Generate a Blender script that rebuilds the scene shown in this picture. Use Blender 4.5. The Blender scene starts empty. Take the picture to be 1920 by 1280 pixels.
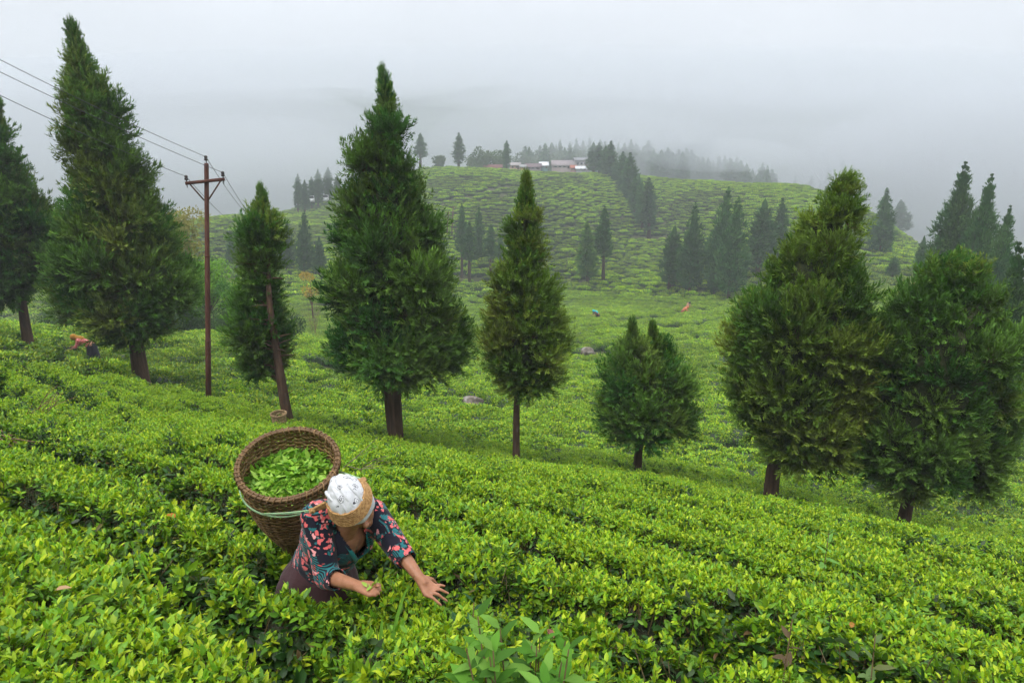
import bpy, bmesh, math, random
import numpy as np
from mathutils import Vector, Matrix, Euler

scene = bpy.context.scene
COL = scene.collection
PITCH = math.radians(15.0)
FPX = 1280.0                       # focal length in pixels of a 1920 wide frame (24 mm on 36 mm)

# ---------------------------------------------------------------- camera
cam_data = bpy.data.cameras.new('camera')
cam_data.lens = 24.0
cam_data.sensor_width = 36.0
cam_data.clip_start = 0.05
cam_data.clip_end = 6000.0
cam = bpy.data.objects.new('camera', cam_data)
cam.rotation_euler = (math.radians(90) - PITCH, 0, 0)
COL.objects.link(cam)
scene.camera = cam

# ---------------------------------------------------------------- sky, sun, exposure
SUN_EL, SUN_AZ = math.radians(62), math.radians(-150)      # high, behind and to the left of the camera
world = bpy.data.worlds.new('World')
scene.world = world
world.use_nodes = True
wn, wl = world.node_tree.nodes, world.node_tree.links
wn.clear()
w_out = wn.new('ShaderNodeOutputWorld')
w_sky = wn.new('ShaderNodeTexSky')
w_sky.sky_type = 'NISHITA'
w_sky.sun_disc = False
w_sky.sun_elevation = SUN_EL
w_sky.sun_rotation = SUN_AZ
w_sky.altitude = 1800
w_sky.dust_density = 4.0
w_bg1 = wn.new('ShaderNodeBackground')
w_bg1.inputs['Strength'].default_value = 0.05
wl.new(w_sky.outputs[0], w_bg1.inputs[0])
# closed cloud deck: standard overcast sky, luminance rising from horizon to zenith as (1 + 2 sin h)
w_tc = wn.new('ShaderNodeTexCoord')
w_sep = wn.new('ShaderNodeSeparateXYZ')
wl.new(w_tc.outputs['Generated'], w_sep.inputs[0])
w_cl = wn.new('ShaderNodeClamp')
wl.new(w_sep.outputs['Z'], w_cl.inputs['Value'])
w_grad = wn.new('ShaderNodeMath'); w_grad.operation = 'MULTIPLY_ADD'
wl.new(w_cl.outputs[0], w_grad.inputs[0])
w_grad.inputs[1].default_value = 2.0
w_grad.inputs[2].default_value = 1.0
w_noise = wn.new('ShaderNodeTexNoise')
w_noise.inputs['Scale'].default_value = 2.2
w_noise.inputs['Detail'].default_value = 4.0
w_noise.inputs['Roughness'].default_value = 0.5
w_map = wn.new('ShaderNodeMapping')
w_map.inputs['Scale'].default_value = (1.0, 1.0, 2.2)
wl.new(w_tc.outputs['Generated'], w_map.inputs[0])
wl.new(w_map.outputs[0], w_noise.inputs['Vector'])
w_mr = wn.new('ShaderNodeMapRange')
w_mr.inputs['From Min'].default_value = 0.3
w_mr.inputs['From Max'].default_value = 0.7
w_mr.inputs['To Min'].default_value = 0.88
w_mr.inputs['To Max'].default_value = 1.1
wl.new(w_noise.outputs['Fac'], w_mr.inputs['Value'])
w_mul = wn.new('ShaderNodeMath'); w_mul.operation = 'MULTIPLY'
wl.new(w_grad.outputs[0], w_mul.inputs[0])
wl.new(w_mr.outputs[0], w_mul.inputs[1])
w_bg2 = wn.new('ShaderNodeBackground')
w_bg2.inputs['Color'].default_value = (0.376, 0.385, 0.404, 1)
wl.new(w_mul.outputs[0], w_bg2.inputs['Strength'])
w_add = wn.new('ShaderNodeMixShader')
w_add.inputs[0].default_value = 0.9
wl.new(w_bg1.outputs[0], w_add.inputs[1])
wl.new(w_bg2.outputs[0], w_add.inputs[2])
wl.new(w_add.outputs[0], w_out.inputs['Surface'])

sun_data = bpy.data.lights.new('sun', 'SUN')
sun_data.energy = 1.5
sun_data.angle = math.radians(25)
sun_data.color = (1.0, 0.97, 0.92)
sun = bpy.data.objects.new('sun', sun_data)
_sd = Vector((math.sin(SUN_AZ) * math.cos(SUN_EL), math.cos(SUN_AZ) * math.cos(SUN_EL), math.sin(SUN_EL)))
sun.rotation_euler = (-_sd).to_track_quat('-Z', 'Y').to_euler()
sun.location = (0, 0, 60)
COL.objects.link(sun)

vs = scene.view_settings
vs.view_transform = 'Standard'
vs.look = 'None'
vs.exposure = 1.05
vs.gamma = 1.0
vs.use_curve_mapping = False
cy = scene.cycles
cy.max_bounces = 5
cy.diffuse_bounces = 3
cy.glossy_bounces = 2
cy.transmission_bounces = 3
cy.transparent_max_bounces = 4
cy.volume_bounces = 1
cy.use_denoising = True
cy.denoiser = 'OPENIMAGEDENOISE'
cy.use_adaptive_sampling = True
cy.adaptive_threshold = 0.03
cy.sample_clamp_indirect = 6.0
scene.render.film_transparent = False

# ---------------------------------------------------------------- helpers: geometry from the photograph's perspective
def at(px, py, d):
    """world point seen at pixel (px, py) of the 1920x1280 frame, d metres along the camera axis"""
    r, dn = (px - 960) / FPX * d, (py - 640) / FPX * d
    return np.array([r, d * math.cos(PITCH) - dn * math.sin(PITCH), -(d * math.sin(PITCH) + dn * math.cos(PITCH))])

def at_y(px, py, Y):
    """same, on the upright plane y = Y"""
    return at(px, py, Y / (math.cos(PITCH) - (py - 640) / FPX * math.sin(PITCH)))

def _hash(i, j, seed):
    n = (i.astype(np.int64) * 374761393 + j.astype(np.int64) * 668265263 + seed * 1442695041) & 0xffffffff
    n = ((n ^ (n >> 13)) * 1274126177) & 0xffffffff
    return ((n ^ (n >> 16)) & 0xffff) / 65535.0

def noise2(x, y, seed=0):
    """smooth value noise in 0..1"""
    x = np.asarray(x, float); y = np.asarray(y, float)
    i, j = np.floor(x), np.floor(y)
    u, v = x - i, y - j
    u, v = u * u * (3 - 2 * u), v * v * (3 - 2 * v)
    a, b = _hash(i, j, seed), _hash(i + 1, j, seed)
    c, d = _hash(i, j + 1, seed), _hash(i + 1, j + 1, seed)
    return (a * (1 - u) + b * u) * (1 - v) + (c * (1 - u) + d * u) * v

def fbm(x, y, seed=0, octaves=3):
    s, a, t = 0.0, 1.0, 0.0
    for k in range(octaves):
        s = s + a * noise2(np.asarray(x) * 2 ** k, np.asarray(y) * 2 ** k, seed + 31 * k)
        t += a; a *= 0.5
    return s / t

def unit(v):
    v = np.asarray(v, float)
    return v / np.maximum(np.linalg.norm(v, axis=-1, keepdims=True), 1e-9)

# ---------------------------------------------------------------- helpers: meshes and objects
def mesh_from(name, V, F, colors=None, smooth=False):
    """V (n,3); F array (m,3|4) or list of arrays; colors per vertex"""
    me = bpy.data.meshes.new(name)
    V = np.asarray(V, np.float32)
    Fs = [np.asarray(f, np.int32) for f in (F if isinstance(F, list) and len(F) and np.ndim(F[0]) == 2 else [np.asarray(F, np.int32)])]
    Fs = [f for f in Fs if len(f)]
    loops = np.concatenate([f.ravel() for f in Fs])
    sizes = np.concatenate([np.full(len(f), f.shape[1], np.int32) for f in Fs])
    starts = np.concatenate([[0], np.cumsum(sizes)[:-1]]).astype(np.int32)
    me.vertices.add(len(V)); me.vertices.foreach_set('co', V.ravel())
    me.loops.add(len(loops)); me.loops.foreach_set('vertex_index', loops)
    me.polygons.add(len(sizes)); me.polygons.foreach_set('loop_start', starts)
    if smooth:
        me.polygons.foreach_set('use_smooth', np.ones(len(sizes), bool))
    me.update(calc_edges=True)
    if colors is not None:
        c = np.ones((len(V), 4), np.float32); c[:, :3] = colors
        ca = me.color_attributes.new('Col', 'FLOAT_COLOR', 'POINT')
        ca.data.foreach_set('color', c.ravel())
    return me

def link(name, me, mat=None, parent=None, loc=None):
    o = bpy.data.objects.new(name, me)
    if mat is not None and me is not None and not me.materials:
        me.materials.append(mat)
    COL.objects.link(o)
    if loc is not None:
        o.location = [float(c) for c in loc]
    if parent is not None:
        o.parent = parent
    return o

def tag(o, label=None, cat=None, group=None, kind=None):
    if label: o['label'] = label
    if cat: o['category'] = cat
    if group: o['group'] = group
    if kind: o['kind'] = kind
    return o

def empty(name, loc, rz=0.0):
    o = bpy.data.objects.new(name, None)
    o.empty_display_size = 0.2
    COL.objects.link(o)
    o.location = [float(c) for c in loc]
    o.rotation_euler = (0, 0, rz)
    return o

class MB:
    """collects shapes into one mesh"""
    def __init__(self): self.V, self.F3, self.F4, self.n, self.C = [], [], [], 0, []
    def add(self, V, F, col=None):
        V = np.asarray(V, float); F = np.asarray(F, int)
        (self.F3 if F.shape[1] == 3 else self.F4).append(F + self.n)
        self.V.append(V); self.n += len(V)
        self.C.append(np.tile(np.asarray(col if col is not None else (1, 1, 1), float), (len(V), 1)) if np.ndim(col) < 2 else col)
        return self
    def box(self, c, size, rot=None, col=None):
        s = np.array([[x, y, z] for x in (-.5, .5) for y in (-.5, .5) for z in (-.5, .5)]) * np.asarray(size, float)
        if rot is not None: s = s @ np.array(rot).T
        return self.add(s + np.asarray(c, float), [[0, 1, 3, 2], [4, 6, 7, 5], [0, 4, 5, 1], [2, 3, 7, 6], [0, 2, 6, 4], [1, 5, 7, 3]], col)
    def tube(self, pts, radii, n=8, col=None, caps=True, squash=None):
        pts = np.asarray(pts, float); m = len(pts)
        radii = np.broadcast_to(np.asarray(radii, float), (m,))
        tan = unit(np.gradient(pts, axis=0))
        ref = np.array([0, 0, 1.0]) if abs(tan[0][2]) < 0.9 else np.array([1.0, 0, 0])
        V = []
        a = np.linspace(0, 2 * np.pi, n, endpoint=False)
        for k in range(m):
            u = ref - tan[k] * (ref @ tan[k]); u = unit(u); ref = u
            w = np.cross(tan[k], u)
            V.append(pts[k] + radii[k] * (np.cos(a)[:, None] * u + np.sin(a)[:, None] * w))
        V = np.concatenate(V)
        F = [[k * n + i, k * n + (i + 1) % n, (k + 1) * n + (i + 1) % n, (k + 1) * n + i] for k in range(m - 1) for i in range(n)]
        base = self.n
        self.add(V, F, col)
        if caps:
            self.add([pts[0], pts[-1]], np.zeros((0, 3), int), col)
            i0 = self.n - 2
            f = [[i0, base + (i + 1) % n, base + i] for i in range(n)] + [[i0 + 1, base + (m - 1) * n + i, base + (m - 1) * n + (i + 1) % n] for i in range(n)]
            self.F3.append(np.asarray(f, int))
        return self
    def mesh(self, name, smooth=False, color=False):
        F = [np.concatenate(f) for f in (self.F3, self.F4) if len(f) and sum(map(len, f))]
        return mesh_from(name, np.concatenate(self.V), F, np.concatenate(self.C) if color else None, smooth)
    def build(self, name, mat, parent=None, smooth=False, color=False, loc=None):
        return link(name, self.mesh(name, smooth, color), mat, parent, loc)

# ---------------------------------------------------------------- materials
def new_mat(name):
    m = bpy.data.materials.new(name); m.use_nodes = True
    nt = m.node_tree; nt.nodes.clear()
    out = nt.nodes.new('ShaderNodeOutputMaterial')
    return m, nt.nodes, nt.links, out

def leaf_material(name, tint=(1, 1, 1), rough=0.45, trans=0.28, vary=0.25, spec=0.35, clump_tint=False):
    """colour attribute, per-instance variation, light passing through the blade"""
    m, n, l, out = new_mat(name)
    at_ = n.new('ShaderNodeAttribute'); at_.attribute_name = 'Col'
    oi = n.new('ShaderNodeObjectInfo')
    mr = n.new('ShaderNodeMapRange')
    mr.inputs['To Min'].default_value = 1 - vary; mr.inputs['To Max'].default_value = 1 + vary
    l.new(oi.outputs['Random'], mr.inputs['Value'])
    mul = n.new('ShaderNodeVectorMath'); mul.operation = 'SCALE'
    l.new(at_.outputs['Color'], mul.inputs[0]); l.new(mr.outputs[0], mul.inputs['Scale'])
    tn = n.new('ShaderNodeVectorMath'); tn.operation = 'MULTIPLY'
    tn.inputs[1].default_value = tint
    l.new(mul.outputs[0], tn.inputs[0])
    if clump_tint:
        ta = n.new('ShaderNodeAttribute'); ta.attribute_type = 'INSTANCER'; ta.attribute_name = 'tint'
        l.new(ta.outputs['Vector'], tn.inputs[1])
    p = n.new('ShaderNodeBsdfPrincipled')
    p.inputs['Roughness'].default_value = rough
    p.inputs['Specular IOR Level'].default_value = spec
    l.new(tn.outputs[0], p.inputs['Base Color'])
    tr = n.new('ShaderNodeBsdfTranslucent')
    warm = n.new('ShaderNodeVectorMath'); warm.operation = 'MULTIPLY'
    warm.inputs[1].default_value = (1.25, 1.25, 0.6)
    l.new(tn.outputs[0], warm.inputs[0]); l.new(warm.outputs[0], tr.inputs['Color'])
    mx = n.new('ShaderNodeMixShader'); mx.inputs[0].default_value = trans
    l.new(p.outputs[0], mx.inputs[1]); l.new(tr.outputs[0], mx.inputs[2])
    l.new(mx.outputs[0], out.inputs['Surface'])
    return m

def noise_material(name, c1, c2, scale=8.0, detail=5.0, rough=0.8, bump=0.3, bump_dist=0.02, stretch=(1, 1, 1), spec=0.3, c3=None, metallic=0.0, contrast=(0.35, 0.65)):
    """two or three colours mixed by noise in object space, with a bump of the same noise"""
    m, n, l, out = new_mat(name)
    tc = n.new('ShaderNodeTexCoord'); mp = n.new('ShaderNodeMapping')
    mp.inputs['Scale'].default_value = stretch
    l.new(tc.outputs['Object'], mp.inputs[0])
    nz = n.new('ShaderNodeTexNoise')
    nz.inputs['Scale'].default_value = scale; nz.inputs['Detail'].default_value = detail
    nz.inputs['Roughness'].default_value = 0.65
    l.new(mp.outputs[0], nz.inputs['Vector'])
    rp = n.new('ShaderNodeValToRGB')
    e = rp.color_ramp.elements
    e[0].position, e[0].color = contrast[0], (*c1, 1)
    e[1].position, e[1].color = contrast[1], (*c2, 1)
    if c3 is not None:
        x = e.new((contrast[0] + contrast[1]) / 2); x.color = (*c3, 1)
    l.new(nz.outputs['Fac'], rp.inputs[0])
    p = n.new('ShaderNodeBsdfPrincipled')
    p.inputs['Roughness'].default_value = rough
    p.inputs['Specular IOR Level'].default_value = spec
    p.inputs['Metallic'].default_value = metallic
    l.new(rp.outputs[0], p.inputs['Base Color'])
    if bump:
        b = n.new('ShaderNodeBump'); b.inputs['Strength'].default_value = bump; b.inputs['Distance'].default_value = bump_dist
        l.new(nz.outputs['Fac'], b.inputs['Height']); l.new(b.outputs[0], p.inputs['Normal'])
    l.new(p.outputs[0], out.inputs['Surface'])
    return m
# ================================================================ terrain
ROW_N = np.array([0.331, 0.944])       # fall line of the near slope (x right, y away)
ROW_T = np.array([0.944, -0.331])
BUSH_H = 0.75

_cp = []
for x in (-7, -3.5, 0, 4, 9):
    for y in (-6, 1.5, 4.5, 8):
        s = ROW_N @ (x, y)
        _cp.append((x, y, -1.05 - 0.362 * s - BUSH_H - max(0, x - 2) * .05 * max(0, y) / 8))
for px, py, d in [(50, 635, 22), (262, 693, 18.5), (385, 738, 17), (548, 785, 15), (740, 812, 16), (968, 858, 15), (1195, 878, 15),
                  (1445, 930, 13.5), (1690, 985, 12.5), (1920, 1010, 12.5), (150, 668, 24), (0, 600, 28), (330, 645, 30), (620, 695, 32), (880, 765, 26),
                  (1100, 665, 45), (1120, 600, 62), (600, 645, 44), (1100, 527, 95), (860, 525, 98), (1215, 440, 135), (800, 316, 185),
                  (1020, 324, 190), (1130, 326, 189), (1215, 332, 187), (1330, 340, 182), (1500, 354, 170), (1640, 405, 150), (1730, 475, 120), (1360, 552, 85), (1690, 512, 88), (1900, 545, 80), (1600, 640, 45),
                  (1850, 900, 22), (600, 470, 110), (420, 412, 125), (600, 400, 165), (1430, 800, 26), (450, 540, 90), (250, 500, 110)]:
    _q = at(px, py, d); _q[2] -= BUSH_H if d < 30 else .45; _cp.append(tuple(_q))
_cp += [(-30, 48, -13), (-18, 48, -12.6), (-45, 60, -17), (-60, 30, -4), (-40, 12, -0.5), (-20, 6, 0.2), (30, 20, -13.5), (50, 40, -17), (60, 10, -15),
        (0, 235, -9), (-60, 230, -12), (80, 225, -18), (140, 190, -42), (170, 120, -42), (110, 60, -20), (-90, 140, -16), (-130, 90, -20), (-110, 200, -22),
        (0, 300, -26), (110, 300, -34), (-110, 300, -34), (0, -30, 8), (40, -30, -4), (-40, -30, 18)]
_cp = np.array(_cp)

def _tps_kernel(r2):
    return np.where(r2 > 1e-9, 0.5 * r2 * np.log(np.maximum(r2, 1e-9)), 0.0)

def _warp(x, y):
    """compress distance so near detail and far hills weigh alike"""
    r = np.hypot(x, y) + 1e-6
    k = np.log1p(r / 8.0) / r * 8.0
    return x * k, y * k

_wx, _wy = _warp(_cp[:, 0], _cp[:, 1])
_n = len(_cp)
_K = _tps_kernel((_wx[:, None] - _wx) ** 2 + (_wy[:, None] - _wy) ** 2) + np.eye(_n) * 0.12
_P = np.stack([np.ones(_n), _wx, _wy], 1)
_A = np.block([[_K, _P], [_P.T, np.zeros((3, 3))]])
_sol = np.linalg.solve(_A, np.concatenate([_cp[:, 2], np.zeros(3)]))

def ground_z(x, y):
    x = np.atleast_1d(np.asarray(x, float)); y = np.atleast_1d(np.asarray(y, float))
    sh = x.shape; x = x.ravel(); y = y.ravel()
    out = np.empty(len(x))
    for a in range(0, len(x), 20000):
        wx, wy = _warp(x[a:a + 20000], y[a:a + 20000])
        k = _tps_kernel((wx[:, None] - _wx) ** 2 + (wy[:, None] - _wy) ** 2)
        out[a:a + 20000] = k @ _sol[:_n] + _sol[_n] + _sol[_n + 1] * wx + _sol[_n + 2] * wy
    r = np.hypot(x, y)
    w = np.clip((r - 270) / 160, 0, 1); w = w * w * (3 - 2 * w)
    out = np.maximum(out, -60) * (1 - w) + (-38) * w
    return out.reshape(sh)

def gz(x, y):
    return float(ground_z(x, y)[0])

def hit(px, py, lift=0.0, d0=1.0, d1=400.0):
    """where the sight line through a pixel meets the ground (lifted by lift)"""
    d = np.geomspace(d0, d1, 900)
    p = np.stack([at(px, py, k) for k in d])
    under = p[:, 2] < ground_z(p[:, 0], p[:, 1]) + lift
    i = int(np.argmax(under)) if under.any() else len(d) - 1
    return p[i], d[i]

def on_ground(p, sink=0.0):
    return np.array([p[0], p[1], gz(p[0], p[1]) - sink])

def polar_grid(radii, angles):
    R, A = np.meshgrid(radii, angles, indexing='ij')
    x, y = R * np.sin(A), R * np.cos(A)
    m, n = R.shape
    i = np.arange(m - 1)[:, None] * n + np.arange(n - 1)[None, :]
    i = i.ravel()
    return x, y, np.stack([i, i + n, i + n + 1, i + 1], 1)

mat_soil = noise_material('soil', (0.035, 0.026, 0.014), (0.085, 0.10, 0.03), scale=0.9, detail=8, rough=0.95, bump=0.5, bump_dist=0.06, c3=(0.05, 0.06, 0.018))
_rad = np.concatenate([np.linspace(0.05, 3, 16)[:-1], np.geomspace(3, 330, 230), np.geomspace(345, 1750, 16)])
gx, gy, gF = polar_grid(_rad, np.radians(np.linspace(-180, 180, 241)))
ground = link('hillside_ground', mesh_from('hillside_ground', np.stack([gx.ravel(), gy.ravel(), ground_z(gx, gy).ravel() + 0.05 * (fbm(gx.ravel() * 0.8, gy.ravel() * 0.8, 3) - 0.5)], 1), gF, smooth=True), mat_soil)
tag(ground, kind='structure')

# mountain side rising into the cloud beyond the hill
mat_forest = noise_material('mountain_forest', (0.015, 0.032, 0.020), (0.05, 0.085, 0.035), scale=0.035, detail=9, rough=1.0, bump=1.0, bump_dist=6.0)
_mr = np.linspace(0, 1, 60)
_ma = np.radians(np.linspace(-62, 62, 120))
MR, MA = np.meshgrid(_mr, _ma, indexing='ij')
_side = 1 + 0.5 * (MA / _ma.max() + 0.12) ** 2
_rr = (340 + 720 * MR) * _side
_mx, _my = _rr * np.sin(MA), _rr * np.cos(MA)
_mz = -45 + 150 * MR ** 0.5 * (1.0 - 0.2 * np.abs(MA)) + 16 * (fbm(_mx / 95, _my / 95, 8, 4) - 0.5) * np.clip(MR * 6, 0, 1)
_k = np.arange(59)[:, None] * 120 + np.arange(119)[None, :]
_k = _k.ravel()
mountain = link('mountain', mesh_from('mountain', np.stack([_mx.ravel(), _my.ravel(), _mz.ravel()], 1), np.stack([_k, _k + 120, _k + 121, _k + 1], 1), smooth=True), mat_forest)
tag(mountain, kind='structure')

# the air of a cloudy hillside
mat_haze, _nn, _ll, _oo = new_mat('haze')
_pv = _nn.new('ShaderNodeVolumePrincipled')
_pv.inputs['Color'].default_value = (0.80, 0.845, 0.90, 1)
_pv.inputs['Density'].default_value = 0.0014
_pv.inputs['Anisotropy'].default_value = 0.15
_ll.new(_pv.outputs[0], _oo.inputs['Volume'])
haze = MB().box((0, 0, 26), (3700, 3700, 190)).build('haze', mat_haze)
tag(haze, 'thin even mist filling the valley air', 'mist', kind='stuff')

def mist_bank(label, c, size, density):
    """a soft-edged bank of cloud: a closed lens of thicker air"""
    m, n_, l_, o_ = new_mat('mist')
    v = n_.new('ShaderNodeVolumePrincipled')
    v.inputs['Color'].default_value = (0.80, 0.845, 0.90, 1)
    v.inputs['Density'].default_value = density
    v.inputs['Anisotropy'].default_value = 0.15
    l_.new(v.outputs[0], o_.inputs['Volume'])
    bm = bmesh.new(); bmesh.ops.create_icosphere(bm, subdivisions=4, radius=1.0)
    for vv in bm.verts:
        p = vv.co
        k = 1 + .22 * (float(noise2(p.x * 1.7 + c[0], p.y * 1.7 + p.z * 2.1, 5)) - .5)
        vv.co = Vector((p.x * size[0] * k, p.y * size[1] * k, p.z * size[2] * k))
    me = bpy.data.meshes.new('mist_bank'); bm.to_mesh(me); bm.free()
    o = link('mist_bank', me, m, None, c)
    return tag(o, label, 'mist', kind='stuff')
mist_bank('bank of mist drifting over the trees behind the hill crest', (90, 275, 2), (150, 50, 30), .010)
mist_bank('bank of mist filling the valley on the far left', (-150, 250, -4), (120, 80, 36), .012)
mist_bank('low cloud hiding the far mountain side', (0, 780, 38), (1100, 200, 70), .0065)
mist_bank('thin veil of cloud in front of the mountain', (190, 440, 10), (260, 80, 60), .005)
mist_bank('mist hanging over the right flank of the hill', (165, 215, -8), (75, 70, 34), .013)
mist_bank('wisp of mist lying along the right part of the hill crest', (70, 214, -1), (70, 24, 12), .009)

# trodden soil paths between the tea rows in the valley
PATHS = [[(1150, 604), (1215, 600), (1262, 592), (1300, 586), (1345, 580)], [(1250, 618), (1290, 612), (1330, 605), (1372, 597)], [(1050, 525), (1150, 532), (1280, 540)],
         [(855, 520), (940, 528), (1050, 524)], [(1250, 445), (1215, 447), (1120, 430)], [(820, 380), (880, 372), (960, 350)]]
PATH_XY = [np.array([hit(px, py, 0.3)[0][:2] for px, py in pl]) for pl in PATHS]
mat_path = noise_material('trodden_soil', (.13, .085, .05), (.25, .18, .12), scale=2.5, detail=7, rough=.95, bump=.4, bump_dist=.03)
for q in PATH_XY[:2]:
    t = np.linspace(0, 1, 60); c = np.stack([np.interp(t, np.linspace(0, 1, len(q)), q[:, i]) for i in range(2)], 1)
    nrm_ = unit(np.stack([-np.gradient(c[:, 1]), np.gradient(c[:, 0])], 1))
    rows_ = [c + nrm_ * w for w in (-.42, -.14, .14, .42)]
    V = np.concatenate([np.stack([r[:, 0], r[:, 1], ground_z(r[:, 0], r[:, 1]) + .07], 1) for r in rows_]); i = np.arange(59)
    pth = link('footpath', mesh_from('footpath', V, np.concatenate([np.stack([k * 60 + i, k * 60 + i + 1, (k + 1) * 60 + i + 1, (k + 1) * 60 + i], 1) for k in range(3)]), smooth=True), mat_path)
    tag(pth, kind='structure')
mist_bank('torn wisp of mist over the top of the conifer row', (30, 196, 7), (26, 12, 6), .022)
mist_bank('torn wisp of mist right of the conifer row', (58, 196, 1), (22, 12, 5), .026)
mist_bank('wisp of mist drifting left of the crest', (-62, 168, 2), (30, 18, 8), .018)
mist_bank('thin cloud lying against the mountain side left of centre', (-60, 300, 22), (190, 40, 44), .0045)
# ================================================================ tea
LEAF_HI_U = np.array([0, .28, .28, .28, .66, .66, .66, 1.0])
LEAF_HI_V = np.array([0, -.5, 0, .5, -.42, 0, .42, 0])
LEAF_HI_F = np.array([[0, 2, 1], [0, 3, 2], [1, 2, 4], [2, 5, 4], [2, 3, 5], [3, 6, 5], [4, 5, 7], [5, 6, 7]])
LEAF_LO_U = np.array([0, .45, .45, 1.0])
LEAF_LO_V = np.array([0, -.5, .5, 0])
LEAF_LO_F = np.array([[0, 2, 1], [1, 2, 3]])

def leaf_batch(P, D, L, W, curve, fold, hi=True, roll=None, rng=None):
    """many blades at once: base P, direction D, length, width, sag and fold along the midrib"""
    U, Vv, F = (LEAF_HI_U, LEAF_HI_V, LEAF_HI_F) if hi else (LEAF_LO_U, LEAF_LO_V, LEAF_LO_F)
    D = unit(D); n = len(D)
    up = np.tile([0, 0, 1.0], (n, 1)) + 1e-3
    side = unit(np.cross(D, up)); nrm = np.cross(side, D)
    if roll is not None:
        c, s = np.cos(roll)[:, None], np.sin(roll)[:, None]
        side, nrm = side * c + nrm * s, nrm * c - side * s
    L = np.asarray(L)[:, None, None]; W = np.asarray(W)[:, None, None]
    cu = np.asarray(curve)[:, None, None]; fo = np.asarray(fold)[:, None, None]
    u = U[None, :, None]; v = Vv[None, :, None]
    V = P[:, None] + D[:, None] * (u * L) + side[:, None] * (v * W) + nrm[:, None] * (np.abs(v) * W * fo - cu * L * u * u)
    Ft = (F[None] + (np.arange(n) * len(U))[:, None, None]).reshape(-1, 3)
    return V.reshape(-1, 3), Ft, len(U)

def rand_dirs(rng, n, elev_lo, elev_hi):
    a = rng.uniform(0, 2 * np.pi, n); e = np.radians(rng.uniform(elev_lo, elev_hi, n))
    return np.stack([np.cos(a) * np.cos(e), np.sin(a) * np.cos(e), np.sin(e)], 1)

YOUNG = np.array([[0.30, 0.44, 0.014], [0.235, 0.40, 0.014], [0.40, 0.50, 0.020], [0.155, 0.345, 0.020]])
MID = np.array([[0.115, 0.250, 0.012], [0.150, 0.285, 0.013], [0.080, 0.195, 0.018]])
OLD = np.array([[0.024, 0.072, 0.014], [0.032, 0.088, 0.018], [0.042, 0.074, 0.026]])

def tea_clump(name, seed, radius, n_young, n_mid, n_old, scale=1.0, hi=True, twigs=6, top=0.05):
    rng = np.random.default_rng(seed)
    mb = MB()
    # shoots: tight upright whorls of young leaves round a bud
    n_sh = max(1, n_young // 4)
    sp = np.stack([rng.uniform(-1, 1, n_sh), rng.uniform(-1, 1, n_sh)], 1) * radius
    sz = rng.uniform(-0.02, top, n_sh)
    def put(P, D, L, W, C, c0=(0, .25), f0=(.15, .5)):
        n = len(P)
        V, F, k = leaf_batch(P, D, L * scale, W * scale, rng.uniform(*c0, n), rng.uniform(*f0, n), hi, rng.normal(0, .35, n))
        mb.add(V, F, np.repeat(C, k, 0))
    k = rng.integers(0, n_sh, n_young)
    P = np.concatenate([sp[k], sz[k, None] - rng.uniform(0, .025, (n_young, 1))], 1) + rng.normal(0, .004, (n_young, 3))
    L = rng.uniform(.035, .066, n_young)
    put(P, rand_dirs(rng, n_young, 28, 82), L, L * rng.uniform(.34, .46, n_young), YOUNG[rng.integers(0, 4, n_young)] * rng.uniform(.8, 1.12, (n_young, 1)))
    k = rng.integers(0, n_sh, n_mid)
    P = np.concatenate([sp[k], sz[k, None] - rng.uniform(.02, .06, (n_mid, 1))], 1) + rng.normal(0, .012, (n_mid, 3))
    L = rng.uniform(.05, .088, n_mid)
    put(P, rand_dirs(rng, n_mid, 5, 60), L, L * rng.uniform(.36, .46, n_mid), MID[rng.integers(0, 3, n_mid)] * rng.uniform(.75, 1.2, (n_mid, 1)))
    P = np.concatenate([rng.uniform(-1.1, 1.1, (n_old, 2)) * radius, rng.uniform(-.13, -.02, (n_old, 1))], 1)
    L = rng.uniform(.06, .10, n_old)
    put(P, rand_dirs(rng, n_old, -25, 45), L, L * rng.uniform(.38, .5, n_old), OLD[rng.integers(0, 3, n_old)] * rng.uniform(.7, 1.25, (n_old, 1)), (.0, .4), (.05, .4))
    if twigs:                                               # a browned leaf or two, and plucked stubs
        nd = 2
        L = rng.uniform(.05, .08, nd)
        put(np.concatenate([rng.uniform(-1, 1, (nd, 2)) * radius, rng.uniform(-.08, -.01, (nd, 1))], 1), rand_dirs(rng, nd, -30, 40), L, L * .4, np.array([[.12, .075, .03], [.16, .14, .04]]) * rng.uniform(.6, 1.1, (nd, 1)), (.1, .5), (.2, .6))
        for q in range(5):
            b = np.array([*(rng.uniform(-1, 1, 2) * radius), -.10]); e = b + np.array([*rng.normal(0, .02, 2), rng.uniform(.07, .12)])
            mb.tube([b, e], [.0026, .0018], 3, (0.13, 0.10, 0.045), caps=False)
    for q in range(min(twigs, n_sh)):
        b = np.array([*(sp[q] * .6), -.16]); e = np.array([*sp[q], sz[q]])
        mb.tube([b, (b + e) / 2 + rng.normal(0, .01, 3), e], [.003, .0022, .0012], 3, (0.10, 0.075, 0.03), caps=False)
    me = mb.mesh(name, color=True)
    return me

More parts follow.
